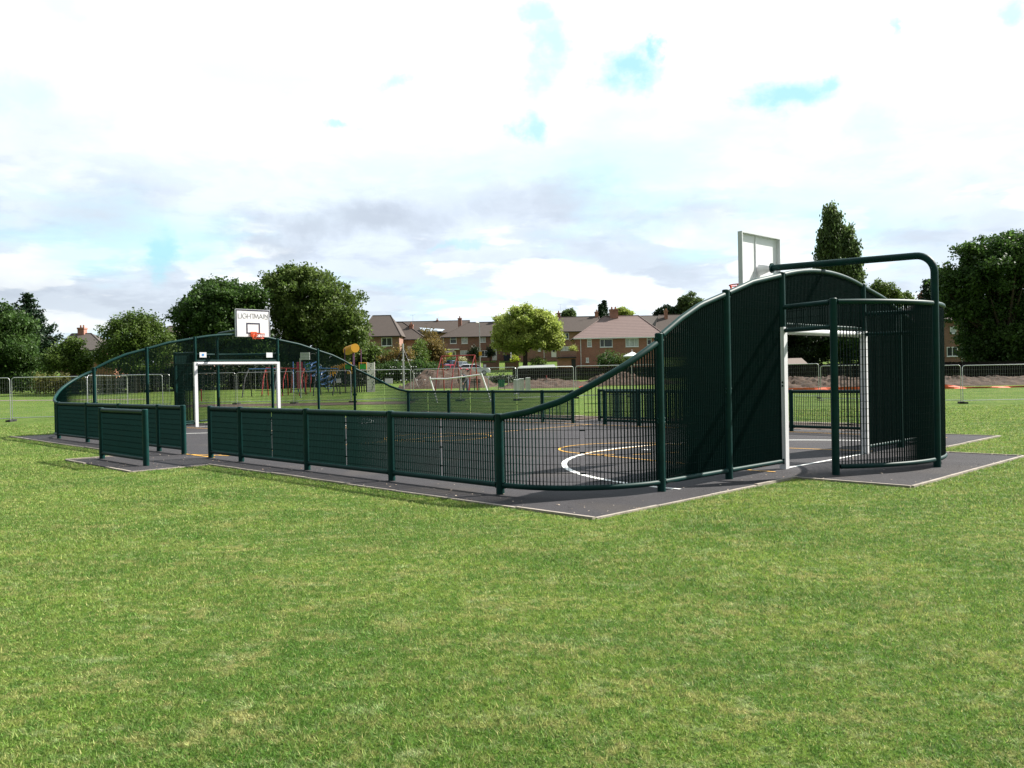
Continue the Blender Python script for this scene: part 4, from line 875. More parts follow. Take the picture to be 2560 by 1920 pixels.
# street lamp
X = wx(1201, 126); g0 = tz(X, 126); zt = camd(1200, 806, 126)[2]; lm = thing('street_lamp', (X, 126, g0), 'slim grey street lamp in front of the brick terrace', 'street lamp')
MB().tube([(X, 126, g0), (X, 126, g0+1.4), (X, 126, zt)], [.09, .08, .05], 8).build('pole', M['galv'], lm, smooth=True); MB().tube([(X, 126, zt-.05), (X-.5, 125.8, zt+.02)], [.05, .1], 8).build('lamp_head', M['frame_w'], lm); A = camd(1201, 884, 125.9); MB().box(A[0]-.22, A[0]+.22, 125.86, 125.9, A[2]-.3, A[2]+.3).build('sign_plate', M['yellow'], lm)
# parasol
A = camd(1580, 879, 100); g0 = tz(A[0], 100); ps = thing('garden_parasol', (A[0], 100, g0), 'open white garden parasol behind the black fence', 'parasol'); q = MB(); rr = 1.05
V = [(A[0], 100, A[2])]+[(A[0]+rr*math.cos(6.283*i/8), 100+rr*math.sin(6.283*i/8), A[2]-.5) for i in range(8)]+[(A[0]+rr*math.cos(6.283*i/8), 100+rr*math.sin(6.283*i/8), A[2]-.62) for i in range(8)]
q.raw(V, [(0, 1+i, 1+(i+1) % 8) for i in range(8)]+[(1+i, 9+i, 9+(i+1) % 8, 1+(i+1) % 8) for i in range(8)]); q.build('canopy', M['parasol'], ps); MB().tube([(A[0], 100, g0), (A[0], 100, A[2]+.25)], .03, 6).build('pole', M['white'], ps)

# ------------------------------------------------------------------ cars
def car(label, px, Y, rot, colr, ln=4.1, w=1.75, h=1.45, suv=False, sc=1.):
    X = wx(px, Y); g0 = tz(X, Y)+.01; root = thing('parked_car', (0, 0, 0), label, 'car', 'cars parked beyond the soil heap'); m = mat('car_paint', colr, rough=.25, spec=.6, coat=1)
    hl = ln/2; zr = h; prof = [(-hl, .3), (-hl, .75), (-hl+.15, .9), (-hl+1.05, .98), (hl-.45, 1.0), (hl, .85), (hl, .3)]
    q = MB(); n = len(prof); y = w/2; q.raw([(x, -y+(.06 if abs(x) > hl-.2 else 0), z) for x, z in prof]+[(x, y-(.06 if abs(x) > hl-.2 else 0), z) for x, z in prof], [tuple(range(n)), tuple(range(2*n-1, n-1, -1))]+[(i, i+n, (i+1) % n+n, (i+1) % n) for i in range(n)])
    b = q.build('body', m, root); md = b.modifiers.new('b', 'BEVEL'); md.width = .07; md.segments = 3
    c0 = -hl+1.0; c1 = hl-(.25 if suv else .35); t0 = c0+.75; t1 = c1-(.2 if suv else .55); yi = y-.07; yt = y-.25
    q = MB(); q.raw([(c0, -yi, .97), (c1, -yi, .97), (c1, yi, .97), (c0, yi, .97), (t0, -yt, zr-.06), (t1, -yt, zr-.06), (t1, yt, zr-.06), (t0, yt, zr-.06)], [(0, 1, 5, 4), (1, 2, 6, 5), (2, 3, 7, 6), (3, 0, 4, 7)]); q.build('window', M['carglass'], root)
    q = MB(); q.raw([(t0, -yt, zr-.065), (t1, -yt, zr-.065), (t1, yt, zr-.065), (t0, yt, zr-.065), (t0+.12, -yt+.06, zr), (t1-.08, -yt+.06, zr), (t1-.08, yt-.06, zr), (t0+.12, yt-.06, zr)], [(0, 1, 5, 4), (1, 2, 6, 5), (2, 3, 7, 6), (3, 0, 4, 7), (4, 5, 6, 7)])
    for s in (-1, 1):
        for xx, xt in ((c0, t0), (c1, t1), ((c0+c1)/2+.1, (c0+c1)/2+.1)): q.bar((xx, s*(yi+.006), .96), (xt, s*(yt+.006), zr-.06), .07, .03)
    q.build('roof', m, root)
    for sx in (-1, 1):
        for s in (-1, 1):
            wl = MB().tube([(sx*(hl-.78), s*(y-.2), .31), (sx*(hl-.78), s*(y+.01), .31)], .31, 18).build('wheel', M['rubber'], root); MB().tube([(sx*(hl-.78), s*(y+.011), .31), (sx*(hl-.78), s*(y+.02), .31)], .2, 12).build('rim', M['galv'], wl)
    for s in (-1, 1): MB().box(-hl-.012, -hl+.02, s*(y-.35)-.17, s*(y-.35)+.17, .6, .76).build('headlight', M['white'], root); MB().box(hl-.02, hl+.012, s*(y-.2)-.09, s*(y-.2)+.09, .65, .85).build('tail_light', M['red'], root)
    root.location = (X, Y, g0); root.rotation_euler.z = rot; root.scale = (sc, sc, sc)
car('dark blue tall car parked behind the red one', 1122, 113, R_(80), (.01, .02, .1), 4.4, 1.85, 1.8, True)
car('dark blue small car at the left end of the parked row', 1104, 110, R_(60), (.01, .015, .09), 3.8)
car('red hatchback parked in the middle of the row', 1131, 106, R_(200), (.6, .01, .05), 3.9)
car('silver-white car with a long bonnet at the right end of the parked row', 1183, 107, R_(182), (.8, .82, .85), 4.3)
car('pale silver car partly hidden between the red and the white cars', 1150, 119, R_(70), (.45, .46, .48), 4.0)

# ------------------------------------------------------------------ playground
def P3(x, y, Y): return camd(x, y, Y)
def gz_(x, Y): return tz(wx(x, Y), Y)
def aframe(q, ax, atop, legs, Y, r=.045):
    A = P3(ax, atop, Y)
    for lx, dy in legs: X = wx(lx, Y+dy); q.tube([A, ((A[0]+X)/2+(X-A[0])*.12, Y+dy*.55, (A[2]+tz(X, Y+dy))/2+.35), (X, Y+dy, tz(X, Y+dy))], r, 8)
def swing(label, Y, bays, ytop, m1, m2, seats, spread=10):
    x0, x1 = bays[0], bays[-1]; root = thing('swing_frame', (wx((x0+x1)/2, Y), Y, gz_((x0+x1)/2, Y)), label, 'swing', 'playground swings')
    MB().tube([P3(x0, ytop[0], Y), P3(x1, ytop[1], Y)], .05, 10).build('top_bar', M[m2], root)
    for b in bays:
        q = MB(); yt = ytop[0]+(ytop[1]-ytop[0])*(b-x0)/(x1-x0); aframe(q, b, yt, ((b-spread, -1.1), (b+spread*.35, 1.1)), Y); q.build('leg_frame', M[m1], root, smooth=True)
    for sx in seats:
        yt = ytop[0]+(ytop[1]-ytop[0])*(sx-x0)/(x1-x0); A = P3(sx, yt, Y); zb = gz_(sx, Y)+.5; q = MB()
        for d in (-.22, .22): q.bar((A[0]+d, Y, A[2]), (A[0]+d, Y, zb), .02)
        s_ = q.build('chain', M['galv'], root); MB().box(A[0]-.25, A[0]+.25, Y-.1, Y+.1, zb-.04, zb).build('seat', M['rubber'], s_)
swing('dark red swing frame in front of the parked cars', 66, [1104, 1143, 1187], (891, 888), 'darkred', 'darkred', (), 17)
swing('red swing frame seen through the far end wall, right of the far goal post', 68, [665, 716, 760], (920, 922), 'red', 'red', (688, 738), 12)
swing('swing with black legs and a blue top bar seen inside the far goal', 66, [622, 700], (923, 922), 'black', 'blue', (645, 668), 18)
swing('swing with black legs and a pale blue bar seen right of the second tall post', 67, [796, 845], (921, 922), 'black', 'blue', (815,), 14)
# play tower
Y = 72; tw = thing('play_tower', (wx(895, Y), Y, gz_(895, Y)), 'play tower with a yellow barrel roof and a pink-white climbing wall', 'playground equipment')
for i, (px_, dy) in enumerate(((863, 0), (879, 1.3), (884, -.1), (897, 1.2))): MB().tube([(wx(px_, Y), Y+dy, gz_(px_, Y)), (wx(px_, Y), Y+dy, P3(px_, 872, Y)[2])], .05, 8).build('post', M['purple'], tw)
a = P3(865, 866, Y-.2); b = P3(886, 868, Y+1.5); q = MB(); rr = .52; ks = 12
V = []
for e, (cx_, cz_, yy) in enumerate(((wx(872, Y), P3(872, 872, Y)[2], Y+1.9), (wx(887, Y), P3(887, 873, Y)[2], Y-.4))):
    V += [(cx_+rr*math.cos(math.pi*i/ks), yy, cz_-.1+rr*1.15*math.sin(math.pi*i/ks)) for i in range(ks+1)]
q.tube([P3(868, 877, Y+1.7), P3(888, 870, Y-.4)], .37, 24); q.build('barrel_roof', M['yellow'], tw, smooth=True)
pz = P3(885, 930, Y)[2]; xa, xb = wx(860, Y), wx(919, Y); MB().box(xa, xb, Y-.3, Y+1.6, pz-.08, pz).build('platform', M['darkwood'], tw)
for k in range(7):
    x = wx(881+k*6, Y); MB().box(x-.05, x+.05, Y-.33, Y-.25, tz(x, Y), pz-.083).build('slat', M['black'], tw)
for x0_, x1_ in ((862, 878), (898, 916)):
    q = MB()
    A, B = P3(x0_, 926, Y-.28), P3(x1_, 907, Y-.28); q.tube([A, (A[0], Y-.28, B[2]), (B[0], Y-.28, B[2]), (B[0], Y-.28, A[2])], .035, 6); q.build('guard_rail', M['yellow'], tw)
    MB().box(min(A[0], B[0])+.05, max(A[0], B[0])-.05, Y-.3, Y-.27, A[2]+.1, B[2]-.12).build('guard_panel', M['lime'], tw)
MB().box(wx(870, Y), wx(883, Y), Y-.34, Y-.31, P3(870, 935, Y)[2], P3(870, 928, Y)[2]).build('sign_panel', M['yellow'], tw)
A, B = P3(918.5, 978, Y-.5), P3(936.5, 905, Y-.5); n_ = 10; prof = []
q = MB(); top = [(A[0]+(B[0]-A[0])*i/n_, B[2]-.09*math.sin(math.pi*i/n_)) for i in range(n_+1)]; q.prism([(A[0], tz(A[0], Y)), (B[0], tz(B[0], Y))]+top[::-1], Y-.56, Y-.48)
cw = q.build('climbing_wall', M['wallwhite'], tw)
q = MB(); rr_ = random.Random(5)
for k in range(16): q.ball((rr_.uniform(A[0]+.08, B[0]-.08), Y-.58, tz(A[0], Y)+.2+k*.14), .045, 6, 4)
q.build('climbing_hold', M['black'], cw)
# climbing frame: pink panel, blue bars and a yellow arch walk
Y = 74; cf = thing('climbing_frame', (wx(770, Y), Y, gz_(770, Y)), 'climbing frame with pink panel, blue twisting bars and green net', 'playground equipment')
MB().box(wx(742, Y), wx(757, Y), Y, Y+.06, gz_(750, Y)+.3, P3(750, 905, Y)[2]).build('pink_panel', M['pink'], cf)
for px_ in (729, 741, 758, 772): MB().tube([(wx(px_, Y), Y+.5, gz_(px_, Y)), (wx(px_, Y), Y+.5, P3(px_, 904, Y)[2])], .05, 8).build('post', M['blue'], cf)
q = MB(); 
for k in range(8): z = P3(765, 906+k*2.6, Y)[2]; q.bar((wx(759, Y), Y+.45, z), (wx(771, Y), Y+.45, z), .03)
for k in range(5): q.bar((wx(759+k*3, Y), Y+.45, P3(765, 906, Y)[2]), (wx(759+k*3, Y), Y+.45, P3(765, 926, Y)[2]), .03)
q.build('green_net', M['lime'], cf)
for off in (0, 1):
    q = MB(); pts = []
    for i in range(34): t = i/33; pts.append((wx(768+t*58, Y)+.25*math.sin(t*15+off*3), Y+.6*math.cos(t*15+off*3), P3(768+t*58, 913+t*52, Y)[2]+.35*math.sin(t*15+off*3)))
    q.tube(pts, .035, 7); 
    for i in range(0, 33, 2): q.bar(pts[i], (pts[i][0]+.3, pts[i][1]+.5, pts[i][2]+.15), .035)
    q.build('twisting_bar', M['blue'], cf, smooth=True)
q = MB(); 
for i in range(7): x = 828+i*5.5; a0 = P3(x, 917-i*1.4, Y); q.tube([(a0[0]-.15, Y, a0[2]-.9+.1*i), (a0[0], Y, a0[2]), (a0[0]+.2, Y, a0[2]-.1), (a0[0]+.15, Y, a0[2]-.8+.1*i)], .03, 6)
q.build('yellow_arch', M['yellow'], cf)
for px_ in (823, 838, 846): MB().tube([(wx(px_, Y), Y-.5, gz_(px_, Y)), (wx(px_, Y)-.1, Y-.5, gz_(px_, Y)+1.1)], .05, 6).build('leg', M['black'], cf)
q = MB()
for k, px_ in enumerate((733, 735, 770, 781)): q.tube([(wx(px_, Y), Y-1, gz_(px_, Y)), (wx(px_+4, Y), Y-1, gz_(px_, Y)+1.6)], .04, 6)
q.build('leg', M['red'], cf)
# older hoop on grey post
Y = 62; bh = thing('old_basketball_post', (wx(750, Y), Y, gz_(750, Y)), 'old grey basketball post and board seen through the far end wall', 'basketball hoop'); A = P3(750, 897, Y)
MB().tube([(A[0], Y, gz_(750, Y)), (A[0], Y, A[2]), (wx(757, Y), Y-.2, P3(757, 891, Y)[2])], .05, 8).build('pole', M['galv'], bh, smooth=True); A, B = P3(753, 900, Y), P3(776, 881, Y); MB().box(A[0], B[0], Y-.25, Y-.21, A[2], B[2]).build('backboard', M['boardback'], bh)
# rope net mast
Y = 76; nm = thing('net_climber', (wx(1008.5, Y), Y, gz_(1008, Y)), 'grey mast with a faint rope climbing net and shiny clamps', 'playground equipment'); zt = P3(1008.5, 859, Y)[2]; X = wx(1008.5, Y); g0 = gz_(1008, Y)
MB().tube([(X, Y, g0), (X, Y, zt)], .09, 10).build('mast', M['galv'], nm, smooth=True); q = MB(); K = 8; RR = 2.1
for lv in range(1, 6):
    t = lv/5.5; r1 = RR*t; z = zt-.3-(zt-g0-.8)*t
    for i in range(K):
        a = 6.283*i/K; b_ = 6.283*(i+1)/K; q.bar((X+r1*math.cos(a), Y+r1*math.sin(a), z), (X+r1*math.cos(b_), Y+r1*math.sin(b_), z), .018)
        if lv > 1: MB().ball((X+r1*math.cos(a), Y+r1*math.sin(a), z), .05, 6, 4).build('clamp', M['boardback'], nm)
for i in range(K): a = 6.283*i/K; q.bar((X, Y, zt-.3), (X+RR*math.cos(a), Y+RR*math.sin(a), g0+.2), .018)
q.build('rope_net', M['black'], nm)
# leaning white frame
Y = 50; lf = thing('leaning_goal_frame', (wx(1155, Y), Y, gz_(1155, Y)), 'old white pipe frame with sagging bar and leaning posts, beyond the far fence', 'goal')
MB().tube([P3(1074, 942, Y), P3(1095, 1013, Y)], .045, 8).build('post', M['white'], lf, smooth=True); MB().tube([P3(1203, 933, Y), P3(1228, 1006, Y)], .045, 8).build('post', M['white'], lf, smooth=True)
MB().tube([P3(1078, 947, Y), P3(1118, 947, Y), P3(1160, 942, Y), P3(1203, 936, Y)], .04, 8).build('crossbar', M['white'], lf, smooth=True); MB().tube([P3(1095, 1011, Y+.05), P3(1228, 1004, Y+.05)], .018, 6).build('ground_bar', M['white'], lf)
# bench table, bin, grey post
Y = 71; bt = thing('picnic_bench', (wx(1186, Y), Y, gz_(1186, Y)), 'green slatted bench beside the bending person', 'bench'); g0 = gz_(1186, Y); xa, xb = wx(1170, Y), wx(1201, Y)
for k in range(4): MB().box(xa, xb, Y-.25+k*.13, Y-.15+k*.13, g0+.45, g0+.49).build('seat_slat', M['lime'] if 0 else M['green'], bt)
for k in range(3): MB().box(xa, xb, Y+.3, Y+.33, g0+.58+k*.13, g0+.67+k*.13).build('back_slat', M['green'], bt)
for x in (xa+.1, (xa+xb)/2, xb-.15): MB().bar((x, Y+.29, g0), (x, Y+.29, g0+.9), .06).bar((x, Y-.22, g0), (x, Y-.22, g0+.44), .05).build('leg', M['green'], bt)
lb = thing('litter_bin', (wx(1253, Y), Y, gz_(1253, Y)), 'boxy green litter bin on thin legs, left of the steel barriers', 'bin'); A = P3(1245, 0, Y)[0]; B = P3(1261, 0, Y)[0]; A, B = wx(1245, Y), wx(1261, Y); g0 = gz_(1253, Y)
MB().box(A, B, Y, Y+.4, g0+.22, g0+.85).build('body', mat('bin_green', (.01, .12, .07), rough=.5), lb)
for x in (A+.03, B-.03): MB().bar((x, Y+.05, g0), (x, Y+.05, g0+.22), .04).build('leg', M['green'], lb)
gp = thing('concrete_bollard', (wx(1151, 66), 66, gz_(1151, 66)), 'pale concrete post just left of the bending person', 'bollard'); MB().box(wx(1149, 66), wx(1153.5, 66), 66, 66.15, gz_(1151, 66)-.05, P3(1151, 956, 66)[2]).build('post_body', M['pinkbox'], gp)
# steel crowd barriers, receding
for k, (xa_, xb_, Ya, Yb) in enumerate(((1284, 1296, 58, 60.2), (1297, 1309, 60.4, 62.6), (1314, 1325, 63.2, 65.4))):
    A = Vector((wx(xa_, Ya), Ya, 0)); B = Vector((wx(xb_, Yb), Yb, 0)); g0 = tz(A.x, Ya); br = thing('crowd_barrier', ((A.x+B.x)/2, (Ya+Yb)/2, g0), ['galvanised barrier nearest of three in a receding row beside the fence', 'galvanised barrier in the middle of the receding row of three', 'galvanised barrier farthest of the receding row of three'][k], 'barrier', 'galvanised pedestrian barriers')
    A.z = g0+.15; B.z = g0+.15; up = Vector((0, 0, .98)); MB().tube([A, A+up, B+up, B, A], .02, 6).build('frame', M['galv'], br); q = MB()
    for i in range(1, 18): p = A+(B-A)*i/18; q.bar(p, p+up, .016)
    q.build('bars', M['galv'], br)
    for p in (A, B): MB().bar(p+Vector((0, -.25, -.13)), p+Vector((0, .25, -.13)), .05).bar(p+Vector((0, 0, -.13)), p, .03).build('foot', M['galv'], br)
for px_, Y, pt, lab in ((1436-14, 70, 0, None),):
    pass
for px_, Y, ptop, m_, lab in ((1366, 77, 940, 'red', 'short red marker post standing in the soil ridge'), (502, 60, 975, 'red', 'short red marker post seen inside the far goal'), (1221, 72, 943, 'galv', 'thin grey post right of the leaning frame'), (1271, 76, 943, 'galv', 'thin grey post between the green bin and the barriers')):
    mk = thing('marker_post', (wx(px_, Y), Y, gz_(px_, Y)), lab, 'post'); X = wx(px_, Y); z = P3(px_, ptop, Y)[2]; MB().tube([(X, Y, gz_(px_, Y)-.05), (X, Y, z)], .035, 8).build('shaft', M[m_], mk); MB().ball((X, Y, z), .045, 8, 4).build('cap', M[m_], mk)
# pale kerb stones
patch('pale_kerb_stones', [(wx(1215, 92), 92), (wx(1285, 92), 92), (wx(1285, 93), 93), (wx(1215, 93), 93)], M['stones'], lift=.25)

# person bending forward beside the bollard
def person():
    Y = 68; X = wx(1163, Y); g0 = gz_(1163, Y); root = thing('person', (X, Y, g0), 'person bending forward in a dark jacket and blue jeans beside the green bench', 'person')
    # (tapered tube figure: one continuous surface built ring by ring, then the clothes over it)
    b = MB(); V3 = Vector
    hip = V3((X, Y, g0+.92)); sh = V3((X-.16, Y-.34, g0+1.18)); hd = V3((X-.22, Y-.52, g0+1.16))
    b.tube([hip-V3((0, 0, .06)), hip+(sh-hip)*.4, hip+(sh-hip)*.8, sh+(hd-sh)*.2, sh+(hd-sh)*.45, sh+(hd-sh)*.7], [.15, .16, .19, .12, .06, .055], 14)
    for s in (-1, 1):
        hp = hip+V3((s*.09, 0, 0)); kn = V3((hp.x+s*.02, Y-.04, g0+.5)); an = V3((hp.x+s*.03, Y+.03, g0+.09)); b.tube([hp, (hp+kn)/2, kn, (kn+an)/2, an], [.1, .085, .062, .058, .04], 10); b.tube([an, an+V3((0, -.06, -.05)), an+V3((0, -.2, -.06))], [.045, .042, .03], 8)
        so = sh+V3((s*.18, 0, 0)); el = V3((so.x+s*.03-.03, so.y-.1, so.z-.3)); ha = V3((so.x-.06*s-.06, so.y-.28, so.z-.5)); b.tube([sh+V3((s*.08, .02, 0)), so, el, ha], [.08, .06, .045, .032], 10)
        b.tube([ha, ha+V3((-.01, -.03, -.05)), ha+V3((-.01, -.05, -.09))], [.034, .04, .022], 8)
        for f_ in range(4): o_ = V3(((f_-1.5)*.018, 0, 0)); p0 = ha+V3((-.01, -.05, -.08))+o_; b.tube([p0, p0+V3((0, -.015, -.035)), p0+V3((0, .0, -.065+.006*abs(f_-1.5)))], [.009, .008, .006], 6)
        p0 = ha+V3((-s*.035, -.03, -.04)); b.tube([p0, p0+V3((-s*.02, -.02, -.03)), p0+V3((-s*.02, -.025, -.05))], [.011, .009, .007], 6)
    b.ball(hd+V3((0, -.04, -.0)), .105, 14, 10, (.85, 1.05, 1.15)); b.ball(hd+V3((0, -.14, -.05)), .018, 6, 4); b.build('body', M['skin'], root, smooth=True)
    h_ = MB().ball(hd+V3((0, -.015, .035)), .112, 14, 8, (.88, 1.05, 1.0)); h_.build('hair', mat('hair_brown', (.05, .03, .02), rough=.7), root, smooth=True)
    j = MB(); j.tube([hip+V3((0, 0, .0)), hip+(sh-hip)*.45, hip+(sh-hip)*.85, sh+(hd-sh)*.3], [.2, .22, .24, .13], 14)
    for s in (-1, 1): so = sh+V3((s*.18, 0, 0)); el = V3((so.x+s*.03-.03, so.y-.1, so.z-.3)); ha = V3((so.x-.06*s-.06, so.y-.28, so.z-.5)); j.tube([sh+V3((s*.06, .02, 0)), so, el, el+(ha-el)*.92], [.12, .095, .075, .06], 10)
    j.build('jacket', M['jacket'], root, smooth=True)
    t = MB(); t.tube([hip+V3((0, 0, .06)), hip-V3((0, 0, .1))], [.175, .17], 14)
    for s in (-1, 1): hp = hip+V3((s*.09, 0, 0)); kn = V3((hp.x+s*.02, Y-.04, g0+.5)); an = V3((hp.x+s*.03, Y+.03, g0+.12)); t.tube([hp, (hp+kn)/2, kn, (kn+an)/2, an], [.12, .105, .082, .076, .068], 10)
    t.build('jeans', M['jeans'], root, smooth=True)
    sh_ = MB()
    for s in (-1, 1): an = V3((hip.x+s*.12, Y+.03, g0+.05)); sh_.ball(an+V3((0, -.08, 0)), .06, 8, 5, (.8, 2.1, .75))
    sh_.build('shoes', M['black'], root, smooth=True)
    root.scale = (1.28, 1.2, 1.08)
person()

# ------------------------------------------------------------------ sky, sun, camera
SAZ = math.atan2(.931, .365); SEL = R_(41.5)
w = bpy.data.worlds.new('World'); scn.world = w; w.use_nodes = True; nt = w.node_tree; N = nt.nodes; L = nt.links; N.clear()
def M_(op, a, b=None, c=None, clamp=False):
    q = N.new('ShaderNodeMath'); q.operation = op; q.use_clamp = clamp
    for i, v in enumerate((a, b, c)):
        if v is None: continue
        if isinstance(v, (int, float)): q.inputs[i].default_value = v
        else: L.new(v, q.inputs[i])
    return q.outputs[0]
def MR(x, a, b, c=0., d=1., sm=True):
    q = N.new('ShaderNodeMapRange'); q.interpolation_type = 'SMOOTHSTEP' if sm else 'LINEAR'
    for k, v in zip(('From Min', 'From Max', 'To Min', 'To Max'), (a, b, c, d)): q.inputs[k].default_value = v
    L.new(x, q.inputs['Value']); return q.outputs['Result']
def MX(f, A, B):
    q = N.new('ShaderNodeMix'); q.data_type = 'RGBA'
    for s, v in (('A', A), ('B', B)):
        if isinstance(v, tuple): q.inputs[s].default_value = (*v, 1)
        else: L.new(v, q.inputs[s])
    if isinstance(f, float): q.inputs['Factor'].default_value = f
    else: L.new(f, q.inputs['Factor'])
    return q.outputs['Result']
tc = N.new('ShaderNodeTexCoord'); nv = N.new('ShaderNodeVectorMath'); nv.operation = 'NORMALIZE'; L.new(tc.outputs['Generated'], nv.inputs[0]); sx = N.new('ShaderNodeSeparateXYZ'); L.new(nv.outputs[0], sx.inputs[0])
az = M_('ARCTAN2', sx.outputs[0], sx.outputs[1]); el = M_('ARCSINE', sx.outputs[2])
den = M_('ADD', M_('MAXIMUM', sx.outputs[2], 0.), .16); cx = N.new('ShaderNodeCombineXYZ'); L.new(M_('DIVIDE', sx.outputs[0], den), cx.inputs[0]); L.new(M_('DIVIDE', sx.outputs[1], den), cx.inputs[1])
def NZ(scale, det, off, dist=0., rough=.55):
    mp = N.new('ShaderNodeMapping'); mp.inputs['Location'].default_value = off; L.new(cx.outputs[0], mp.inputs['Vector'])
    n_ = N.new('ShaderNodeTexNoise'); n_.inputs['Scale'].default_value = scale; n_.inputs['Detail'].default_value = det; n_.inputs['Roughness'].default_value = rough; n_.inputs['Distortion'].default_value = dist; L.new(mp.outputs[0], n_.inputs['Vector']); return n_.outputs['Fac']
big = NZ(1.1, 8, (3.1, 1.7, 0), .3); fine = NZ(3.2, 9, (7.3, 2.2, 4.), .25, .6); med = NZ(1.9, 7, (1.3, 8.2, 2.), .2)
wv = N.new('ShaderNodeTexNoise'); wv.inputs['Scale'].default_value = 9; wv.inputs['Detail'].default_value = 7; wv.inputs['Roughness'].default_value = .62; L.new(nv.outputs[0], wv.inputs['Vector']); ws = N.new('ShaderNodeSeparateColor'); L.new(wv.outputs['Color'], ws.inputs[0])
az = M_('ADD', az, M_('MULTIPLY', M_('SUBTRACT', ws.outputs[0], .5), .17)); el0 = el; el = M_('ADD', el, M_('MULTIPLY', M_('SUBTRACT', ws.outputs[1], .5), .1))
fz = M_('MULTIPLY', M_('SUBTRACT', fine, .5), 1.9); fm = M_('MULTIPLY', M_('SUBTRACT', med, .5), 1.6)
def blob(px, py, rx, ry, k=1., nse=None):
    X, Fw, U = ray(px, py); a0 = math.atan2(X, Fw); e0 = math.atan2(U, math.hypot(X, Fw)); rx /= F; ry /= F
    dx = M_('DIVIDE', M_('SUBTRACT', az, a0), rx); dy = M_('DIVIDE', M_('SUBTRACT', el, e0), ry)
    d = M_('SQRT', M_('ADD', M_('MULTIPLY', dx, dx), M_('MULTIPLY', dy, dy)))
    return M_('MULTIPLY', MR(M_('ADD', d, nse), 1.6, .05) if nse is not None else MR(M_('ADD', d, fz), 1.2, .2), k)
def total(bl, nse=None):
    t = None
    for b_ in bl: q = blob(*b_, nse=nse); t = q if t is None else M_('MAXIMUM', t, q)
    return t
blue = total([(1590, 160, 95, 60, 1), (1640, 125, 50, 26, 1), (1370, 120, 70, 90, .7), (1340, 50, 70, 40, .7), (1965, 235, 120, 52, 1), (2030, 210, 60, 30, .9), (1340, 300, 50, 40, .8), (950, 222, 60, 26, .6), (840, 330, 45, 18, .7), (2240, 100, 22, 46, .8), (2520, 50, 50, 50, .7), (1160, 620, 90, 16, .5), (385, 645, 52, 70, .85), (120, 20, 120, 60, .35), (60, 230, 110, 60, .35), (640, 180, 260, 90, .28), (2160, 310, 70, 60, .3)])
grey = total([(960, 560, 190, 48, 1), (740, 590, 150, 36, .9), (640, 625, 160, 30, .8), (290, 520, 120, 70, .55), (1450, 490, 160, 70, .8), (1280, 520, 120, 60, .6), (1700, 540, 190, 70, .7), (1420, 610, 180, 50, .6), (1600, 640, 220, 60, .6), (1830, 560, 90, 90, .4), (150, 740, 260, 60, .45), (400, 790, 200, 60, .4), (2330, 600, 160, 60, .55), (2500, 540, 100, 50, .5), (1150, 700, 220, 50, .4), (100, 340, 120, 60, .3), (480, 700, 120, 50, .4), (2300, 700, 120, 40, .35), (1000, 745, 160, 30, .4)], fm)
sky = N.new('ShaderNodeTexSky'); sky.sky_type = 'NISHITA'; sky.sun_disc = False; sky.sun_elevation = SEL; sky.sun_rotation = SAZ; sky.altitude = 60; sky.air_density = 1; sky.dust_density = 1.2
skc = N.new('ShaderNodeVectorMath'); skc.operation = 'SCALE'; L.new(sky.outputs['Color'], skc.inputs[0]); skc.inputs['Scale'].default_value = 1.
# cloud radiance, in the units of the sky texture (the background strength is 0.1)
lowf = MR(M_('ADD', el0, M_('MULTIPLY', fz, .07)), .4, .1)
cw = MX(M_('MULTIPLY', lowf, .9), (6.2, 6.7, 6.95), (4.0, 4.45, 5.1))
cw = MX(M_('MULTIPLY', MR(fine, .44, .62), M_('MULTIPLY', lowf, .7)), cw, (3.1, 3.45, 4.1))
cw = MX(M_('MULTIPLY', MR(M_('ADD', med, M_('MULTIPLY', fz, .12)), .5, .58), M_('MULTIPLY', lowf, .9)), cw, (5.8, 6.0, 6.1))
cw = MX(M_('MULTIPLY', grey, .78), cw, (2.5, 2.75, 3.2))
cw = MX(M_('MULTIPLY', MR(big, .52, .7), .35), cw, (3.9, 4.6, 5.0))
cw = MX(M_('MULTIPLY', MR(NZ(.9, 6, (9.1, 4.4, 1.)), .5, .66), .55), cw, (3.2, 5.5, 6.3))
cc_ = MX(M_('MULTIPLY', blue, .88), cw, (2.1, 4.2, 4.9))
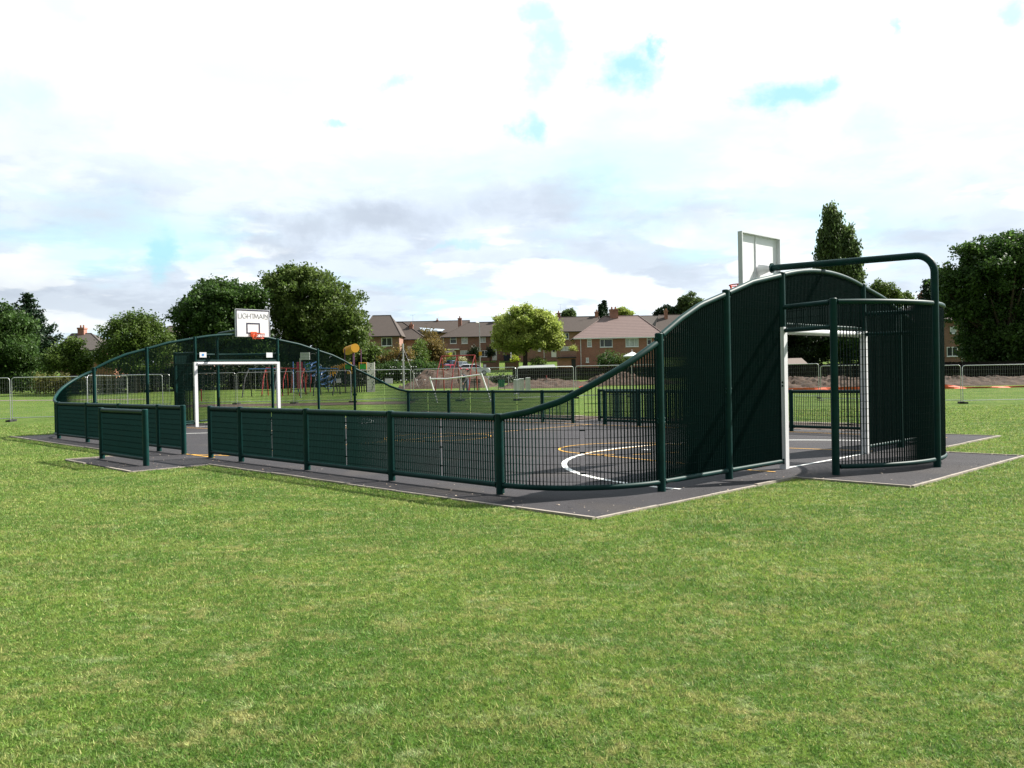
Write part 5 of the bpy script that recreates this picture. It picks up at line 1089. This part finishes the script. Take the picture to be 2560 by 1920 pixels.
mixed0 = MX(.9, skc.outputs[0], cc_)
# sky cut down behind the camera to deepen the shade, full strength ahead
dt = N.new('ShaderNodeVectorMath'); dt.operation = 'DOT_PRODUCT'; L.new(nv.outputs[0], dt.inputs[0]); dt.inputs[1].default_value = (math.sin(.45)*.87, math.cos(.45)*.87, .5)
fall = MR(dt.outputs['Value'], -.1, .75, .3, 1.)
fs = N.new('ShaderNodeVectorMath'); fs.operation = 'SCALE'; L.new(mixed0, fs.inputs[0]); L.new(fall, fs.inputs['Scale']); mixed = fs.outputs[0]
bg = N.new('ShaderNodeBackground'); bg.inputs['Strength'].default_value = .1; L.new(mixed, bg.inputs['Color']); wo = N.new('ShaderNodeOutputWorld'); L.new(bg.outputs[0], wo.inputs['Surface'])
sd = bpy.data.lights.new('sun', 'SUN'); sd.energy = 5.; sd.angle = R_(.55); sd.color = (1, .95, .87); so = bpy.data.objects.new('sun', sd); COL.objects.link(so)
dv = Vector((math.sin(SAZ)*math.cos(SEL), math.cos(SAZ)*math.cos(SEL), math.sin(SEL))); so.rotation_euler = dv.to_track_quat('Z', 'Y').to_euler(); so.location = dv*60
cd = bpy.data.cameras.new('camera'); cam = bpy.data.objects.new('camera', cd); COL.objects.link(cam); scn.camera = cam
cd.sensor_width = 36; cd.lens = F/2560*36; cd.clip_end = 4000; cd.clip_start = .1
Rt = Vector((1, 0, 0)); Up = Vector((0, -sp, cp)); Fw = Vector((0, cp, sp)); xc = Rt*cr-Up*sr; yc = Rt*sr+Up*cr
mm = Matrix((xc, yc, -Fw)).transposed().to_4x4(); mm.translation = (0, 0, CH); cam.matrix_world = mm
vs = scn.view_settings; scn.display_settings.display_device = 'sRGB'; vs.view_transform = 'Standard'; vs.look = 'None'; vs.exposure = 1.1; vs.gamma = 1; vs.use_curve_mapping = False
scn.render.resolution_x = 1024; scn.render.resolution_y = 768
for o in [o for o in bpy.data.objects if o.name.startswith('temporary_fence_panel') and o.get('label') == 'x']: bpy.data.objects.remove(o)
